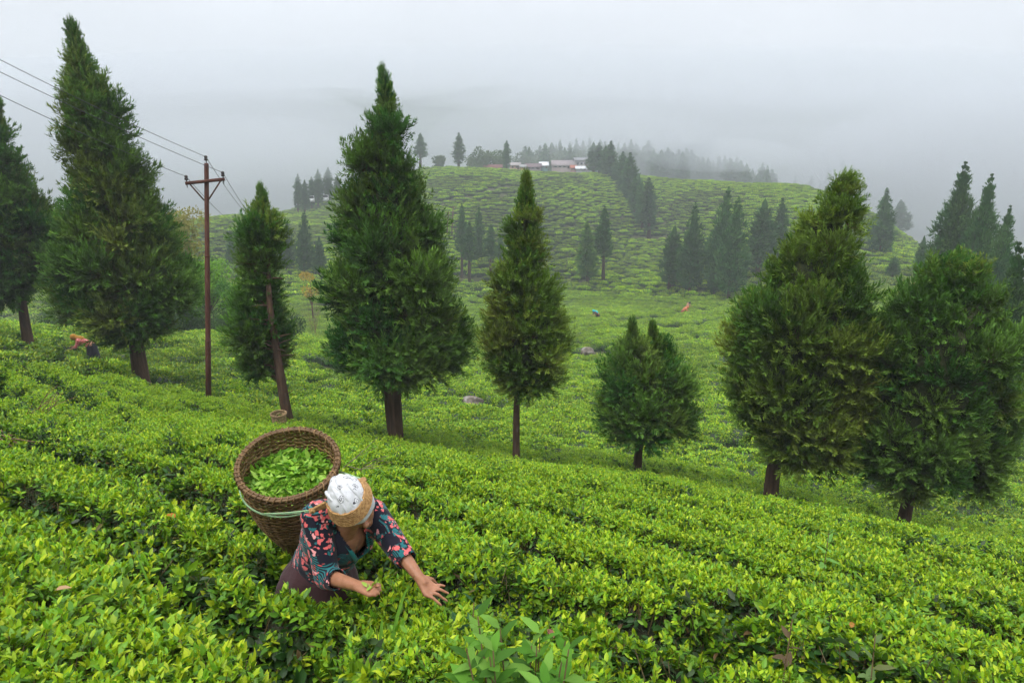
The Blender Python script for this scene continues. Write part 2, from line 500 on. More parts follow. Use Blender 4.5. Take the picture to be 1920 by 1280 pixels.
def bush_mesh(name, seed, n_leaf, leaf, flat=0.55, tone=(1, 1, 1)):
    """a whole pruned tea bush, one metre wide, for the slopes farther off"""
    rng = np.random.default_rng(seed)
    mb = MB()
    a = rng.uniform(0, 2 * np.pi, n_leaf); h = rng.uniform(0, 1, n_leaf) ** .7
    ph = np.arcsin(np.clip(h, 0, 1))
    lump = 1 + .16 * np.sin(3 * a + seed) + .1 * np.sin(5 * a + 2 * seed)
    sq = (np.cos(ph)) ** .55
    P = np.stack([.56 * lump * sq * np.cos(a), .56 * lump * sq * np.sin(a), flat * (np.sin(ph) ** .6)], 1)
    P += rng.normal(0, .025, P.shape)
    out = unit(P * [1, 1, 1.6]); D = unit(out * .7 + rng.normal(0, .55, P.shape) + [0, 0, .75])
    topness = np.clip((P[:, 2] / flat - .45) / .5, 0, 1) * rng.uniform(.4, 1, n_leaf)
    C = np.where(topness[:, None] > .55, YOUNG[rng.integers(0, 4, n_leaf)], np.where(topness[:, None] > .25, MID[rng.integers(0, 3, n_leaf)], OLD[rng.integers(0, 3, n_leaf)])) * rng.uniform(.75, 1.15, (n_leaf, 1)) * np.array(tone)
    L = rng.uniform(.8, 1.3, n_leaf) * leaf
    V, F, k = leaf_batch(P, D, L, L * .5, rng.uniform(0, .3, n_leaf), rng.uniform(.1, .4, n_leaf), False, rng.normal(0, .5, n_leaf))
    mb.add(V, F, np.repeat(C, k, 0))
    n = 10                                                   # woody body under the leaves
    t = np.linspace(0, 2 * np.pi, n, endpoint=False)
    rings = [(.40, -.25), (.46, .12), (.42, .3), (.25, flat * .82)]
    W = np.concatenate([np.stack([r * np.cos(t) * (1 + .16 * np.sin(3 * t + seed)), r * np.sin(t) * (1 + .16 * np.sin(3 * t + seed)), np.full(n, z)], 1) for r, z in rings] + [np.array([[0, 0, flat * .88]])])
    Fq = [[r * n + i, r * n + (i + 1) % n, (r + 1) * n + (i + 1) % n, (r + 1) * n + i] for r in range(3) for i in range(n)]
    b0 = mb.n
    mb.add(W, Fq, (0.025, 0.045, 0.018))
    mb.F3.append(np.array([[b0 + 3 * n + i, b0 + 3 * n + (i + 1) % n, b0 + 4 * n] for i in range(n)]))
    return mb.mesh(name, color=True)

mat_tea = leaf_material('tea_leaf', rough=0.48, trans=0.25, vary=0.18, spec=0.28)
mat_tea_far = leaf_material('tea_leaf_far', rough=0.6, trans=0.2, vary=0.3, spec=0.2)

def proto_collection(name, meshes, mat):
    out = []
    for i, me in enumerate(meshes):
        if not me.materials: me.materials.append(mat)
        out.append(bpy.data.objects.new('%s_%02d' % (name, i), me))
    return out

def scatter(name, P, rot, scl, idx, protos, tint=None, parent=None):
    """one object whose points carry the leafy shapes; the shapes belong to this object"""
    me = bpy.data.meshes.new(name)
    me.vertices.add(len(P)); me.vertices.foreach_set('co', np.asarray(P, np.float32).ravel())
    a = me.attributes.new('rot', 'FLOAT_VECTOR', 'POINT'); a.data.foreach_set('vector', np.asarray(rot, np.float32).ravel())
    a = me.attributes.new('scl', 'FLOAT_VECTOR', 'POINT'); a.data.foreach_set('vector', np.asarray(scl, np.float32).ravel())
    a = me.attributes.new('pick', 'INT', 'POINT'); a.data.foreach_set('value', np.asarray(idx, np.int32))
    if tint is not None:
        a = me.attributes.new('tint', 'FLOAT_VECTOR', 'POINT'); a.data.foreach_set('vector', np.asarray(tint, np.float32).ravel())
    o = link(name, me, None, parent)
    key = 'scatter_' + protos[0].name
    ng = bpy.data.node_groups.get(key)
    if ng is None:
        ng = bpy.data.node_groups.new(key, 'GeometryNodeTree')
        ng.interface.new_socket('Geometry', in_out='INPUT', socket_type='NodeSocketGeometry')
        ng.interface.new_socket('Geometry', in_out='OUTPUT', socket_type='NodeSocketGeometry')
        n, l = ng.nodes, ng.links
        gi, go = n.new('NodeGroupInput'), n.new('NodeGroupOutput')
        g2i = n.new('GeometryNodeGeometryToInstance')
        for pr in reversed(protos):                        # the last link in becomes the first to pick
            oi = n.new('GeometryNodeObjectInfo'); oi.inputs['Object'].default_value = pr
            l.new(oi.outputs['Geometry'], g2i.inputs[0])
        ip = n.new('GeometryNodeInstanceOnPoints')
        ip.inputs['Pick Instance'].default_value = True
        def named(nm, typ):
            x = n.new('GeometryNodeInputNamedAttribute'); x.data_type = typ; x.inputs['Name'].default_value = nm
            return next(s for s in x.outputs if s.enabled and s.name == 'Attribute')
        e2r = n.new('FunctionNodeEulerToRotation')
        l.new(named('rot', 'FLOAT_VECTOR'), e2r.inputs[0])
        l.new(gi.outputs[0], ip.inputs['Points'])
        l.new(g2i.outputs[0], ip.inputs['Instance'])
        l.new(named('pick', 'INT'), ip.inputs['Instance Index'])
        l.new(e2r.outputs[0], ip.inputs['Rotation'])
        l.new(named('scl', 'FLOAT_VECTOR'), ip.inputs['Scale'])
        l.new(ip.outputs[0], go.inputs[0])
    md = o.modifiers.new('scatter', 'NODES'); md.node_group = ng
    return o

def euler_align(Z, spin):
    """euler angles turning +Z to each row of Z after a spin about it"""
    Z = unit(Z)
    ry = np.arccos(np.clip(Z[:, 2], -1, 1)); rz = np.arctan2(Z[:, 1], Z[:, 0])
    # R = Rz(rz) Ry(ry) Rz(spin - rz)
    c1, s1, c2, s2, c3, s3 = np.cos(rz), np.sin(rz), np.cos(ry), np.sin(ry), np.cos(spin - rz), np.sin(spin - rz)
    r00 = c1 * c2 * c3 - s1 * s3; r10 = s1 * c2 * c3 + c1 * s3; r20 = -s2 * c3
    r21 = s2 * s3; r22 = c2
    return np.stack([np.arctan2(r21, r22), -np.arcsin(np.clip(r20, -1, 1)), np.arctan2(r10, r00)], 1)

# ---- the near slope: rows along the contour, parted by narrow walking gaps
GAP_A_T = [-30, -8, -4.96, -3.63, -2.9, -1.9, -1.3, -0.5, 0.15, 2.0, 4.0, 30]
GAP_A_S = [5.4, 4.6, 3.95, 3.5, 3.2, 2.95, 2.92, 2.98, 2.95, 2.75, 2.7, 2.4]
GAP_B_T = [-30, -6, -4, -2.75, -1.76, -1.25, -0.9]
GAP_B_S = [4.2, 3.0, 2.7, 2.42, 2.5, 2.72, 2.9]
PICKER_XY = (-0.93, 3.22)
HANDS_XY = [tuple(at(812, 1108, 3.05)[:2]), tuple(at(690, 1100, 2.92)[:2]), tuple(at(655, 1095, 2.98)[:2])]

def canopy(x, y):
    """height of the tea table over the ground on the near slope"""
    s = ROW_N[0] * x + ROW_N[1] * y; t = ROW_T[0] * x + ROW_T[1] * y
    a = np.interp(t, GAP_A_T, GAP_A_S) + .10 * (noise2(t * 1.1, t * 0 + 3, 5) - .5)
    gap = np.exp(-((s - a) / .235) ** 4) * (.8 + .2 * np.clip(noise2(t * .7, t * 0, 77) * 2, 0, 1))
    b = np.interp(t, GAP_B_T, GAP_B_S)
    gap = np.maximum(gap, np.exp(-((s - b) / .20) ** 4) * np.clip((-1.62 - t) / .3, 0, 1) * .95)
    # the other rows slant a little across the fall line
    s2 = .53 * x + .848 * y; t2 = .848 * x - .53 * y; rr = np.hypot(x, y)
    wob = 0.7 * (fbm(t2 * .35, s2 * .2, 21) - .5)
    q = s2 - 2.35 + wob
    sp = 1.0
    k = np.round(q / sp)
    far = np.clip((rr - 5) / 5, 0, 1)
    away = np.clip((np.minimum(np.abs(s - a), np.abs(s - b) + 9 * (t > -1.3)) - .38) / .25, 0, 1)
    for kk in (k - 1, k, k + 1):
        ctr = kk * sp + .40 * (noise2(t2 * .28 + kk * 7.3, kk * 1.7, 40) - .5)
        st = np.clip(noise2(t2 * .55 + kk * 3.1, kk * 5.3, 60) * 2.0 - .05 + .4 * far, 0, 1)
        gap = np.maximum(gap, np.exp(-(np.abs(q - ctr) / (.165 + .115 * far)) ** 3) * st * away * .95)
    # breaks between single bushes
    cr = np.abs(((t2 / 1.15 + .4 * noise2(s * 1.3, t * .4, 9) + np.round(q / sp) * .37) % 1) - .5)
    gap = np.maximum(gap, np.exp(-((.5 - cr) / .045) ** 2) * .5 * (noise2(t * .9, s * .9, 15) > .45))
    hole = np.exp(-(np.hypot(x - PICKER_XY[0], y - PICKER_XY[1]) / .34) ** 6)
    gap = np.maximum(gap, hole)
    dip = sum(.07 * np.exp(-(np.hypot(x - hx, y - hy) / .22) ** 4) for hx, hy in HANDS_XY)
    top = .69 - dip + .12 * (fbm(x * .9, y * .9, 33) - .5) + .10 * (fbm(x * 3.2, y * 3.2, 34) - .5)
    return top * (1 - .93 * gap) * (1 - 0.0 * x)

NEAR_R = 17.0
rng = np.random.default_rng(11)
_cr = np.geomspace(0.9, NEAR_R + 1, 400)
cx_, cy_, cF = polar_grid(_cr, np.radians(np.linspace(-58, 58, 420)))
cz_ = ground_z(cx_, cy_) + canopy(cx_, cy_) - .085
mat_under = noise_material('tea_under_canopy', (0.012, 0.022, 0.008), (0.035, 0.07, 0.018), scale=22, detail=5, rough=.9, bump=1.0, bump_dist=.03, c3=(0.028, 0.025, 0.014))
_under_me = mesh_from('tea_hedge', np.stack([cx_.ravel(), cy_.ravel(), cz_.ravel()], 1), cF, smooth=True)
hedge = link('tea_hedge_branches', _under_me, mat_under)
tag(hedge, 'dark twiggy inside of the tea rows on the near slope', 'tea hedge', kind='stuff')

def near_points(n, r0, r1, half_deg, rng, k=1.0):
    """uniform over the sector's area, more on steep flanks; returns position, normal"""
    n = n * 3
    r = np.sqrt(rng.uniform(r0 ** 2, r1 ** 2, n)); a = np.radians(rng.uniform(-half_deg, half_deg, n))
    x, y = r * np.sin(a), r * np.cos(a)
    e = .03
    f = lambda X, Y: ground_z(X, Y) + canopy(X, Y)
    z = f(x, y); dx = (f(x + e, y) - z) / e; dy = (f(x, y + e) - z) / e
    N = unit(np.stack([-dx, -dy, np.ones(n)], 1))
    k = rng.uniform(size=n) < np.clip(1 / N[:, 2], 1, 3) / 3
    return np.stack([x, y, z], 1)[k], N[k]

TREE_BASES = []
def keep_clear(P, discs):
    m = np.ones(len(P), bool)
    for (x, y, r) in discs:
        m &= (P[:, 0] - x) ** 2 + (P[:, 1] - y) ** 2 > r * r
    return m

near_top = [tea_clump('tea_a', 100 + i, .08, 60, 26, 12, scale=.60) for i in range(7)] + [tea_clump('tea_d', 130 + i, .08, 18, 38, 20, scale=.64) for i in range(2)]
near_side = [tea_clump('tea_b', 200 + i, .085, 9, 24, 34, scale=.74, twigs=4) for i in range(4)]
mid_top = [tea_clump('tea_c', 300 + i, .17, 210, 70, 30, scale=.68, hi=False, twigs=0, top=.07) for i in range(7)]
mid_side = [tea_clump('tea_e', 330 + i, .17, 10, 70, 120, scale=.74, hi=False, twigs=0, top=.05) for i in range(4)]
c_near = proto_collection('near_tea', near_top + near_side, mat_tea)
c_mid = proto_collection('mid_tea', mid_top + mid_side, mat_tea)

def near_scatter(name, n, r0, r1, half, coll, n_top, n_side, smin, smax, rng):
    P, N = near_points(n, r0, r1, half, rng)
    low = canopy(P[:, 0], P[:, 1])
    side = (N[:, 2] < .72) | (low < .45)
    m = (low > .2) & keep_clear(P, [(x, y, r) for x, y, r in TREE_BASES] + [(PICKER_XY[0], PICKER_XY[1], .24)])
    P, N, side = P[m], N[m], side[m]
    Z = unit(np.where(side[:, None], N * .9 + [0, 0, .45], N * .5 + [0, 0, .75]) + rng.normal(0, .12, P.shape))
    patch = fbm(P[:, 0] * .8, P[:, 1] * .8, 71)
    dull = (patch < .46) & (rng.uniform(size=len(P)) < .6)
    idx = np.where(side, n_top + rng.integers(0, n_side, len(P)), np.where(dull, n_top - 1 - rng.integers(0, 2, len(P)), rng.integers(0, n_top, len(P))))
    sc = rng.uniform(smin, smax, len(P))[:, None] * np.array([[1, 1, 1.0]])
    P[:, 2] -= np.where(side, .03, .02)
    o = scatter(name, P, euler_align(Z, rng.uniform(0, 6.28, len(P))), sc, idx, coll)
    return o

# ================================================================ conifers
mat_bark = noise_material('conifer_bark', (0.040, 0.023, 0.015), (0.13, 0.075, 0.048), scale=9, detail=7, rough=.95, bump=.8, bump_dist=.03, stretch=(1, 1, .12), c3=(0.075, 0.043, 0.028))
mat_needle = leaf_material('conifer_needles', rough=.75, trans=.16, vary=.0, spec=.06, clump_tint=True)
mat_inner = noise_material('crown_shade', (.012, .022, .006), (.035, .04, .012), scale=14, rough=1, bump=.8, bump_dist=.05)  # dark tone of the core added behind the needle pads for shade
mat_needle_far = leaf_material('conifer_needles_far', rough=.8, trans=.1, vary=.15, spec=.05)

GREENS = {'deep': ((0.032, 0.114, 0.023), (0.107, 0.214, 0.039), (0.160, 0.171, 0.043)),
          'mid': ((0.041, 0.131, 0.025), (0.130, 0.237, 0.043), (0.199, 0.188, 0.046)),
          'olive': ((0.059, 0.139, 0.023), (0.169, 0.257, 0.041), (0.234, 0.205, 0.046)),
          'blue': ((0.027, 0.091, 0.025), (0.066, 0.148, 0.039), (0.097, 0.120, 0.039))}

def spike_batch(B, D, L, W, rng, bend=.25, hint=None):
    """thin needle-clad branchlets: base B, direction D, curving upward"""
    n = len(B); D = unit(D)
    side = unit(np.cross(D, (np.array([0, 0, 1.0]) if hint is None else hint) + rng.normal(0, .35, (n, 3))))
    mid = B + D * (L * .5)[:, None] - np.array([0, 0, 1]) * (L * bend * .18)[:, None]
    tip = B + D * L[:, None] + np.array([0, 0, 1]) * (L * bend * .5)[:, None]
    w = side * (W * .5)[:, None]
    V = np.stack([B, mid - w, mid + w, tip], 1).reshape(-1, 3)
    F = (np.array([[0, 2, 1], [1, 2, 3]])[None] + (np.arange(n) * 4)[:, None, None]).reshape(-1, 3)
    return V, F

def crown_clumps(zs, cxs, rs, seed, clump_r=.3, n_clump=520, greens='mid', rough=.26, brown=.2, gaps=.0, inner=.14, leader=True, space=1.0):
    """levels (height, centre x, radius) in the tree's own frame; where the clumps sit, how they point, their size and colour"""
    rng = np.random.default_rng(seed)
    zs, cxs, rs = map(np.asarray, (zs, cxs, rs))
    o = np.argsort(zs); zs, cxs, rs = zs[o], cxs[o], rs[o]
    zf = np.linspace(zs[0], zs[-1], 200); rf = np.interp(zf, zs, rs)
    dr = np.gradient(rf, zf); w = np.maximum(rf, .1 * rf.max()) * np.sqrt(1 + dr ** 2); w = np.cumsum(w) / w.sum()
    cand = n_clump * 12
    h = np.maximum(np.interp(rng.uniform(size=cand), w, zf), zs[0] + .5 * clump_r); th = rng.uniform(0, 2 * np.pi, cand)
    R = np.interp(h, zs, rs)
    lump = 1 + rough * 2.4 * (fbm(th * 1.5 + 10, h * (.75 / max(clump_r, .2) if zs[-1] > 2 else 9.0), seed, 2) - .55)
    rho = np.where(rng.uniform(size=cand) < inner, rng.uniform(.35, .8, cand), rng.uniform(.86, 1.0, cand))
    lz0 = np.clip(.2 + .5 * R / clump_r, .26, 1.0)
    rad = np.maximum(R * lump - clump_r * .62 * lz0, .12 * R) * rho
    C = np.stack([np.interp(h, zs, cxs) + rad * np.cos(th), rad * np.sin(th), h], 1)
    if gaps > 0:
        keep = fbm(th * 2.2, h * 1.7, seed + 5, 2) > gaps
        C, th, h, rho, R = C[keep], th[keep], h[keep], rho[keep], R[keep]
    nl = 9 if leader else 0                                                  # close-set leader shoots up to the tip
    hl = zs[-1] - (zs[-1] - zs[0]) * np.linspace(.0, .13, nl)
    C = np.concatenate([np.stack([np.interp(hl, zs, cxs), np.zeros(nl), hl - clump_r * .15], 1), C]); th = np.concatenate([rng.uniform(0, 6.28, nl), th]); h = np.concatenate([hl, h]); rho = np.concatenate([np.full(nl, .5), rho]); R = np.concatenate([np.interp(hl, zs, rs), R])
    # spread the clumps: drop those too near an earlier one
    lsz = np.clip(.2 + .5 * R / clump_r, .26, 1.0)
    sel = []
    cell = {}
    for i in range(len(C)):
        md = clump_r * space * lsz[i] * (.75 if rho[i] < .85 else 1)
        k = tuple(np.floor(C[i] / clump_r).astype(int))
        ok = True
        for a in (-1, 0, 1):
            for b in (-1, 0, 1):
                for c in (-1, 0, 1):
                    for j in cell.get((k[0] + a, k[1] + b, k[2] + c), ()):
                        if ((C[i] - C[j]) ** 2).sum() < md * md: ok = False
        if ok or i < nl:
            cell.setdefault(k, []).append(i); sel.append(i)
            if len(sel) >= n_clump: break
    sel = np.array(sel); top_ = np.sort(h[sel])             # no tuft left floating above the rest
    jump = np.nonzero(np.diff(top_) > clump_r * .6)[0]
    if not leader and zs[-1] < 2 and len(jump) and top_[jump[-1]] > zs[0] + .6 * (zs[-1] - zs[0]): sel = sel[h[sel] <= top_[jump[-1]]]
    C, th, h, rho, R = C[sel], th[sel], h[sel], rho[sel], R[sel]
    m = len(C)
    hn = (h - zs[0]) / (zs[-1] - zs[0])
    out = np.stack([np.cos(th), np.sin(th), np.zeros(m)], 1)
    lift = np.where(hn < .12, -.35, .15 + .9 * hn ** 2)[:, None] * np.array([[0, 0, 1]])
    axis = unit(out * (1 - .6 * hn ** 3)[:, None] + lift + rng.normal(0, .18, (m, 3)))
    g = GREENS[greens]
    patch = fbm(th * 1.2 + 3, h * .8, seed + 9, 2)
    mixk = np.clip(rng.normal(.45, .3, m), 0, 1)[:, None]
    col = np.array(g[0]) * (1 - mixk) + np.array(g[1]) * mixk
    br = np.clip((patch - .52) * 4 + rng.normal(0, .25, m), 0, 1)[:, None] * brown * 2
    col = col * (1 - br) + np.array(g[2]) * br
    col *= rng.uniform(.82, 1.15, (m, 1))
    size = rng.uniform(.8, 1.3, m) * lsz[sel]
    return C, axis, size, col, g, rng, (zs, cxs, rs)

def crown_mesh(name, zs, cxs, rs, seed, clump_r=.3, n_clump=520, per=48, side=3, spike=.2, width=.02, greens='mid', rough=.22, brown=.2, inner=.22, core=.42):
    """a whole crown as one mesh, for the farther trees"""
    C, axis, size, col, g, rng, (zs, cxs, rs) = crown_clumps(zs, cxs, rs, seed, clump_r, n_clump, greens, rough, brown, 0, inner, leader=False)
    m = len(C)
    # a clump: boughlets fan out of its foot, each with finer side shoots
    k = np.repeat(np.arange(m), per); n = len(k)
    foot = C[k] - axis[k] * (clump_r * .55 * size[k])[:, None]
    e = unit(axis[k] * .75 + unit(rng.normal(0, 1, (n, 3))) * rng.uniform(.3, 1.0, (n, 1)) + [0, 0, .15])
    d = unit(e * .55 + unit(rng.normal(0, 1, (n, 3))) * .55 + axis[k] * .3 + [0, 0, .18])
    start = foot + e * (rng.uniform(.15, 1.0, n) ** .5 * clump_r * .72 * size[k])[:, None]
    L = rng.uniform(.7, 1.3, n) * spike * size[k]
    hint = e + np.array([0, 0, .45])
    V1, F1 = spike_batch(start, d, L, np.full(n, width * 1.7) * rng.uniform(.7, 1.3, n), rng, .4, hint)
    C1 = np.repeat(col[k] * rng.uniform(.85, 1.15, (n, 1)), 4, 0)
    mb = MB(); mb.add(V1, F1, C1)
    if side:
        k2 = np.repeat(np.arange(n), side); n2 = len(k2)
        f = rng.uniform(.15, .95, n2)
        st = start[k2] + d[k2] * (f * L[k2])[:, None]
        d2 = unit(d[k2] * .8 + unit(rng.normal(0, 1, (n2, 3))) * .75)
        L2 = L[k2] * rng.uniform(.3, .6, n2)
        V2, F2 = spike_batch(st, d2, L2, np.full(n2, width), rng, .3, hint[k2])
        mb.add(V2, F2, np.repeat(col[k[k2]] * rng.uniform(.9, 1.25, (n2, 1)), 4, 0))
    if core:                                                # added dark core: blocks light and view, so gaps between clumps go dark
        zc = np.linspace(zs[0] + .12 * (zs[-1] - zs[0]), zs[-1] - .12 * (zs[-1] - zs[0]), 14); nn = 12
        tt = np.linspace(0, 2 * np.pi, nn, endpoint=False)
        Z, T = np.meshgrid(zc, tt, indexing='ij')
        RR = np.interp(Z, zs, rs) * core * (.7 + .6 * fbm(T * 2, Z * 3 / (zs[-1] - zs[0]) * 4, seed + 3)) * np.where((Z == zc[0]) | (Z == zc[-1]), .1, 1)
        q = np.arange(13)[:, None] * nn + np.arange(nn)[None]
        q2 = np.arange(13)[:, None] * nn + (np.arange(nn)[None] + 1) % nn
        mb.add(np.stack([np.interp(Z, zs, cxs) + RR * np.cos(T), RR * np.sin(T), Z], -1).reshape(-1, 3), np.stack([q, q2, q2 + nn, q + nn], -1).reshape(-1, 4), np.array(g[0]) * .6 + np.array(g[2]) * .12)
    return mb.mesh(name, color=True), C

def pad_mesh(name, seed, sprays=48, blades=36, length=.30, width=.042):
    """one foliage pad, radius about 1: +Z points out of the crown, +X up; sprays burst from its foot and turn up"""
    rng = np.random.default_rng(seed)
    e = unit(np.stack([rng.normal(.30, .55, sprays), rng.normal(0, .72, sprays), rng.uniform(.15, 1.1, sprays)], 1))
    sl = rng.uniform(.8, 1.25, sprays)
    k = np.repeat(np.arange(sprays), blades); n = len(k)
    f = rng.uniform(.28, 1.0, n)
    foot = np.array([-.08, 0, -.42])
    P = foot + e[k] * (f * sl[k])[:, None] + np.outer(.16 * f * f, [1, 0, 0]) + rng.normal(0, .018, (n, 3))
    lat = unit(np.cross(e[k], rng.normal(0, 1, (n, 3))))
    d = unit(e[k] * .9 + lat * .62 + [.16, 0, 0])
    L = length * (1.12 - .55 * f) * rng.uniform(.75, 1.25, n)
    hint = np.array([1.0, 0, .25]) + e[k] * .35
    side_ = unit(np.cross(d, hint + rng.normal(0, .4, (n, 3))))
    mid = P + d * (L * .45)[:, None] - np.outer(L * .05, [1, 0, 0]); tip = P + d * L[:, None] + np.outer(L * .16, [1, 0, 0])
    w = side_ * (width * rng.uniform(.7, 1.3, n) * .5)[:, None]
    V = np.stack([P, mid - w, mid + w, tip], 1).reshape(-1, 3)
    F = (np.array([[0, 2, 1], [1, 2, 3]])[None] + (np.arange(n) * 4)[:, None, None]).reshape(-1, 3)
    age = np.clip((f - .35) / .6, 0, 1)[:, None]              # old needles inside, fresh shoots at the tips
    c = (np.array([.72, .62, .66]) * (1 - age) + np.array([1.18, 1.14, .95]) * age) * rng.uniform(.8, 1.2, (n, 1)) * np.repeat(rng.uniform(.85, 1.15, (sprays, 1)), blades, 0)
    mb = MB(); mb.add(V, F, np.repeat(c, 4, 0))
    for j in range(0, sprays, 4):                             # twigs
        t = np.linspace(0, .8, 4)
        mb.tube(foot + e[j] * (t * sl[j])[:, None] + np.outer(.16 * t * t, [1, 0, 0]), [.016, .013, .01, .005], 3, (.9, .35, .9), caps=False)
    return mb.mesh(name, color=True)
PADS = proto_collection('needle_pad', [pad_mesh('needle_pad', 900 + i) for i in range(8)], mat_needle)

def frame_euler(axis):
    """euler angles with +Z along axis and +X as near to the sky as it can be"""
    Z = unit(axis); up = np.tile([0, 0, 1.0], (len(Z), 1)) + 1e-3
    X = unit(up - Z * (up * Z).sum(1, keepdims=True)); Y = np.cross(Z, X)
    return np.stack([np.arctan2(Y[:, 2], Z[:, 2]), -np.arcsin(np.clip(X[:, 2], -1, 1)), np.arctan2(X[:, 1], X[:, 0])], 1)

def crown_parts(root, zs, cx, rs, seed, core=.5, dy=0.0, **kw):
    C, axis, size, col, g, rng, (zs, cx, rs) = crown_clumps(zs, cx, rs, seed, **kw)
    C = C + [0, dy, 0]
    sc = (size * kw['clump_r'] * 1.10)[:, None] * np.array([[1, 1, 1.0]])
    if kw.get('leader', True): sc[:9] *= [.62, .62, 1.5]; axis[:9] = unit(axis[:9] * .3 + [0, 0, 1])
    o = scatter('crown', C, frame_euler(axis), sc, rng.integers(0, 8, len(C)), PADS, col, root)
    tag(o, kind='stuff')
    if core:  # added opaque core, keeps the gaps between pads dark and closed
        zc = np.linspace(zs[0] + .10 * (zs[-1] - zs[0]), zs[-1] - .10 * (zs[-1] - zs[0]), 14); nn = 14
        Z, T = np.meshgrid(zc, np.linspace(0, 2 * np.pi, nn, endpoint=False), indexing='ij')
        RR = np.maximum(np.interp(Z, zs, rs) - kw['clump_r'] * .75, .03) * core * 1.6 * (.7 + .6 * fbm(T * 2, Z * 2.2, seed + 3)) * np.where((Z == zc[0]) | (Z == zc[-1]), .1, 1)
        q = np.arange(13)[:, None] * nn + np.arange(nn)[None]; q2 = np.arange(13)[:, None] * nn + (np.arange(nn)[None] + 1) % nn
        link('shade_core', mesh_from('shade_core', np.stack([np.interp(Z, zs, cx) + RR * np.cos(T), RR * np.sin(T) + dy, Z], -1).reshape(-1, 3), np.stack([q, q2, q2 + nn, q + nn], -1).reshape(-1, 4), smooth=True), mat_inner, root)
    return C

def near_conifer(label, base_px, depth, levels, trunk_px, trunk_r, seed, forks=None, bare=0, core=.5, front=0.0, lobes=(), group='conifers standing in a line across the tea slope', **kw):
    """levels: (pixel row, left edge, right edge) of the crown's outline, turned into a round crown on an upright plane"""
    b = at(*base_px, depth); b[2] -= BUSH_H; b = on_ground(b)
    Y = b[1]
    root = empty('conifer_tree', b)
    tag(root, label, 'tree', group)
    TREE_BASES.append((b[0], b[1], trunk_r + .12))
    zs, cx, rs = [], [], []
    for py, xl, xr in levels:
        pl, pr = at_y(xl, py, Y), at_y(xr, py, Y)
        zs.append(pl[2] - b[2]); cx.append((pl[0] + pr[0]) / 2 - b[0]); rs.append((pr[0] - pl[0]) / 2)
    C = crown_parts(root, zs, cx, rs, seed, core=core, **kw)
    for j, (dy, lv) in enumerate(lobes):                     # further heads of a divided crown
        q = [(at_y(xl, py, Y), at_y(xr, py, Y)) for py, xl, xr in lv]
        crown_parts(root, [a[2] - b[2] for a, _ in q], [(a[0] + c[0]) / 2 - b[0] for a, c in q], [(c[0] - a[0]) / 2 for a, c in q], seed + 40 + j, core=core, dy=dy, **kw)
    pts = [np.array([0, 0, -.3])] + [at_y(x, y, Y) - b for x, y in trunk_px] 
    pts = np.array(pts)
    t = np.linspace(0, 1, len(pts)); tt = np.linspace(0, 1, 26)
    P = np.stack([np.interp(tt, t, pts[:, i]) for i in range(3)], 1)
    r = trunk_r * (1 - .88 * tt) * (1 + .35 * np.exp(-tt * 22))
    P[:, 1] -= front * np.interp(tt, [0, .2, .62, .78, 1], [0, 1, 1, 0, 0])
    tr = MB().tube(P, r, 12)
    me = tr.mesh('trunk', smooth=True)
    link('trunk', me, mat_bark, root)
    rng = np.random.default_rng(seed + 1)
    mbb = MB()                                             # limbs running out to the clumps
    pick = rng.permutation(len(C))[:70]
    for c in C[pick]:
        z0 = max(c[2] - .25 * np.hypot(*(c[:2])) , P[3, 2])
        a = np.array([np.interp(z0, P[:, 2], P[:, 0]), np.interp(z0, P[:, 2], P[:, 1]), z0])
        mid = (a + c) / 2 + [0, 0, .08]
        rr = max(.012, .3 * np.interp(z0, P[:, 2], r))
        mbb.tube([a, mid, c], [rr, rr * .6, rr * .25], 5, caps=False)
    tag(link('limbs', mbb.mesh('limbs'), mat_bark, root), kind='stuff')
    if forks:
        for fp, fr in forks:
            q = np.array([[0, 0, -.2]] + [at_y(x, y, Y) - b for x, y in fp])
            q[:, 1] += .05
            link('trunk', MB().tube(np.stack([np.interp(np.linspace(0, 1, 12), np.linspace(0, 1, len(q)), q[:, i]) for i in range(3)], 1), np.linspace(fr, fr * .5, 12), 10).mesh('trunk', smooth=True), mat_bark, root)
    for i in range(bare):                                   # dead snags on the stem
        z0 = rng.uniform(.25, .75) * P[-1, 2]
        a = np.array([np.interp(z0, P[:, 2], P[:, 0]), np.interp(z0, P[:, 2], P[:, 1]), z0])
        an = rng.uniform(-.6, .6) + (np.pi if rng.uniform() < .5 else 0)
        e = a + np.array([np.cos(an) * .5, -abs(np.sin(an)) * .3 - .1, rng.uniform(-.05, .25)]) * rng.uniform(.5, 1.0)
        link('snag', MB().tube([a, (a + e) / 2 + rng.normal(0, .02, 3), e], [.02, .013, .005], 5).mesh('snag'), mat_bark, root)
    return root

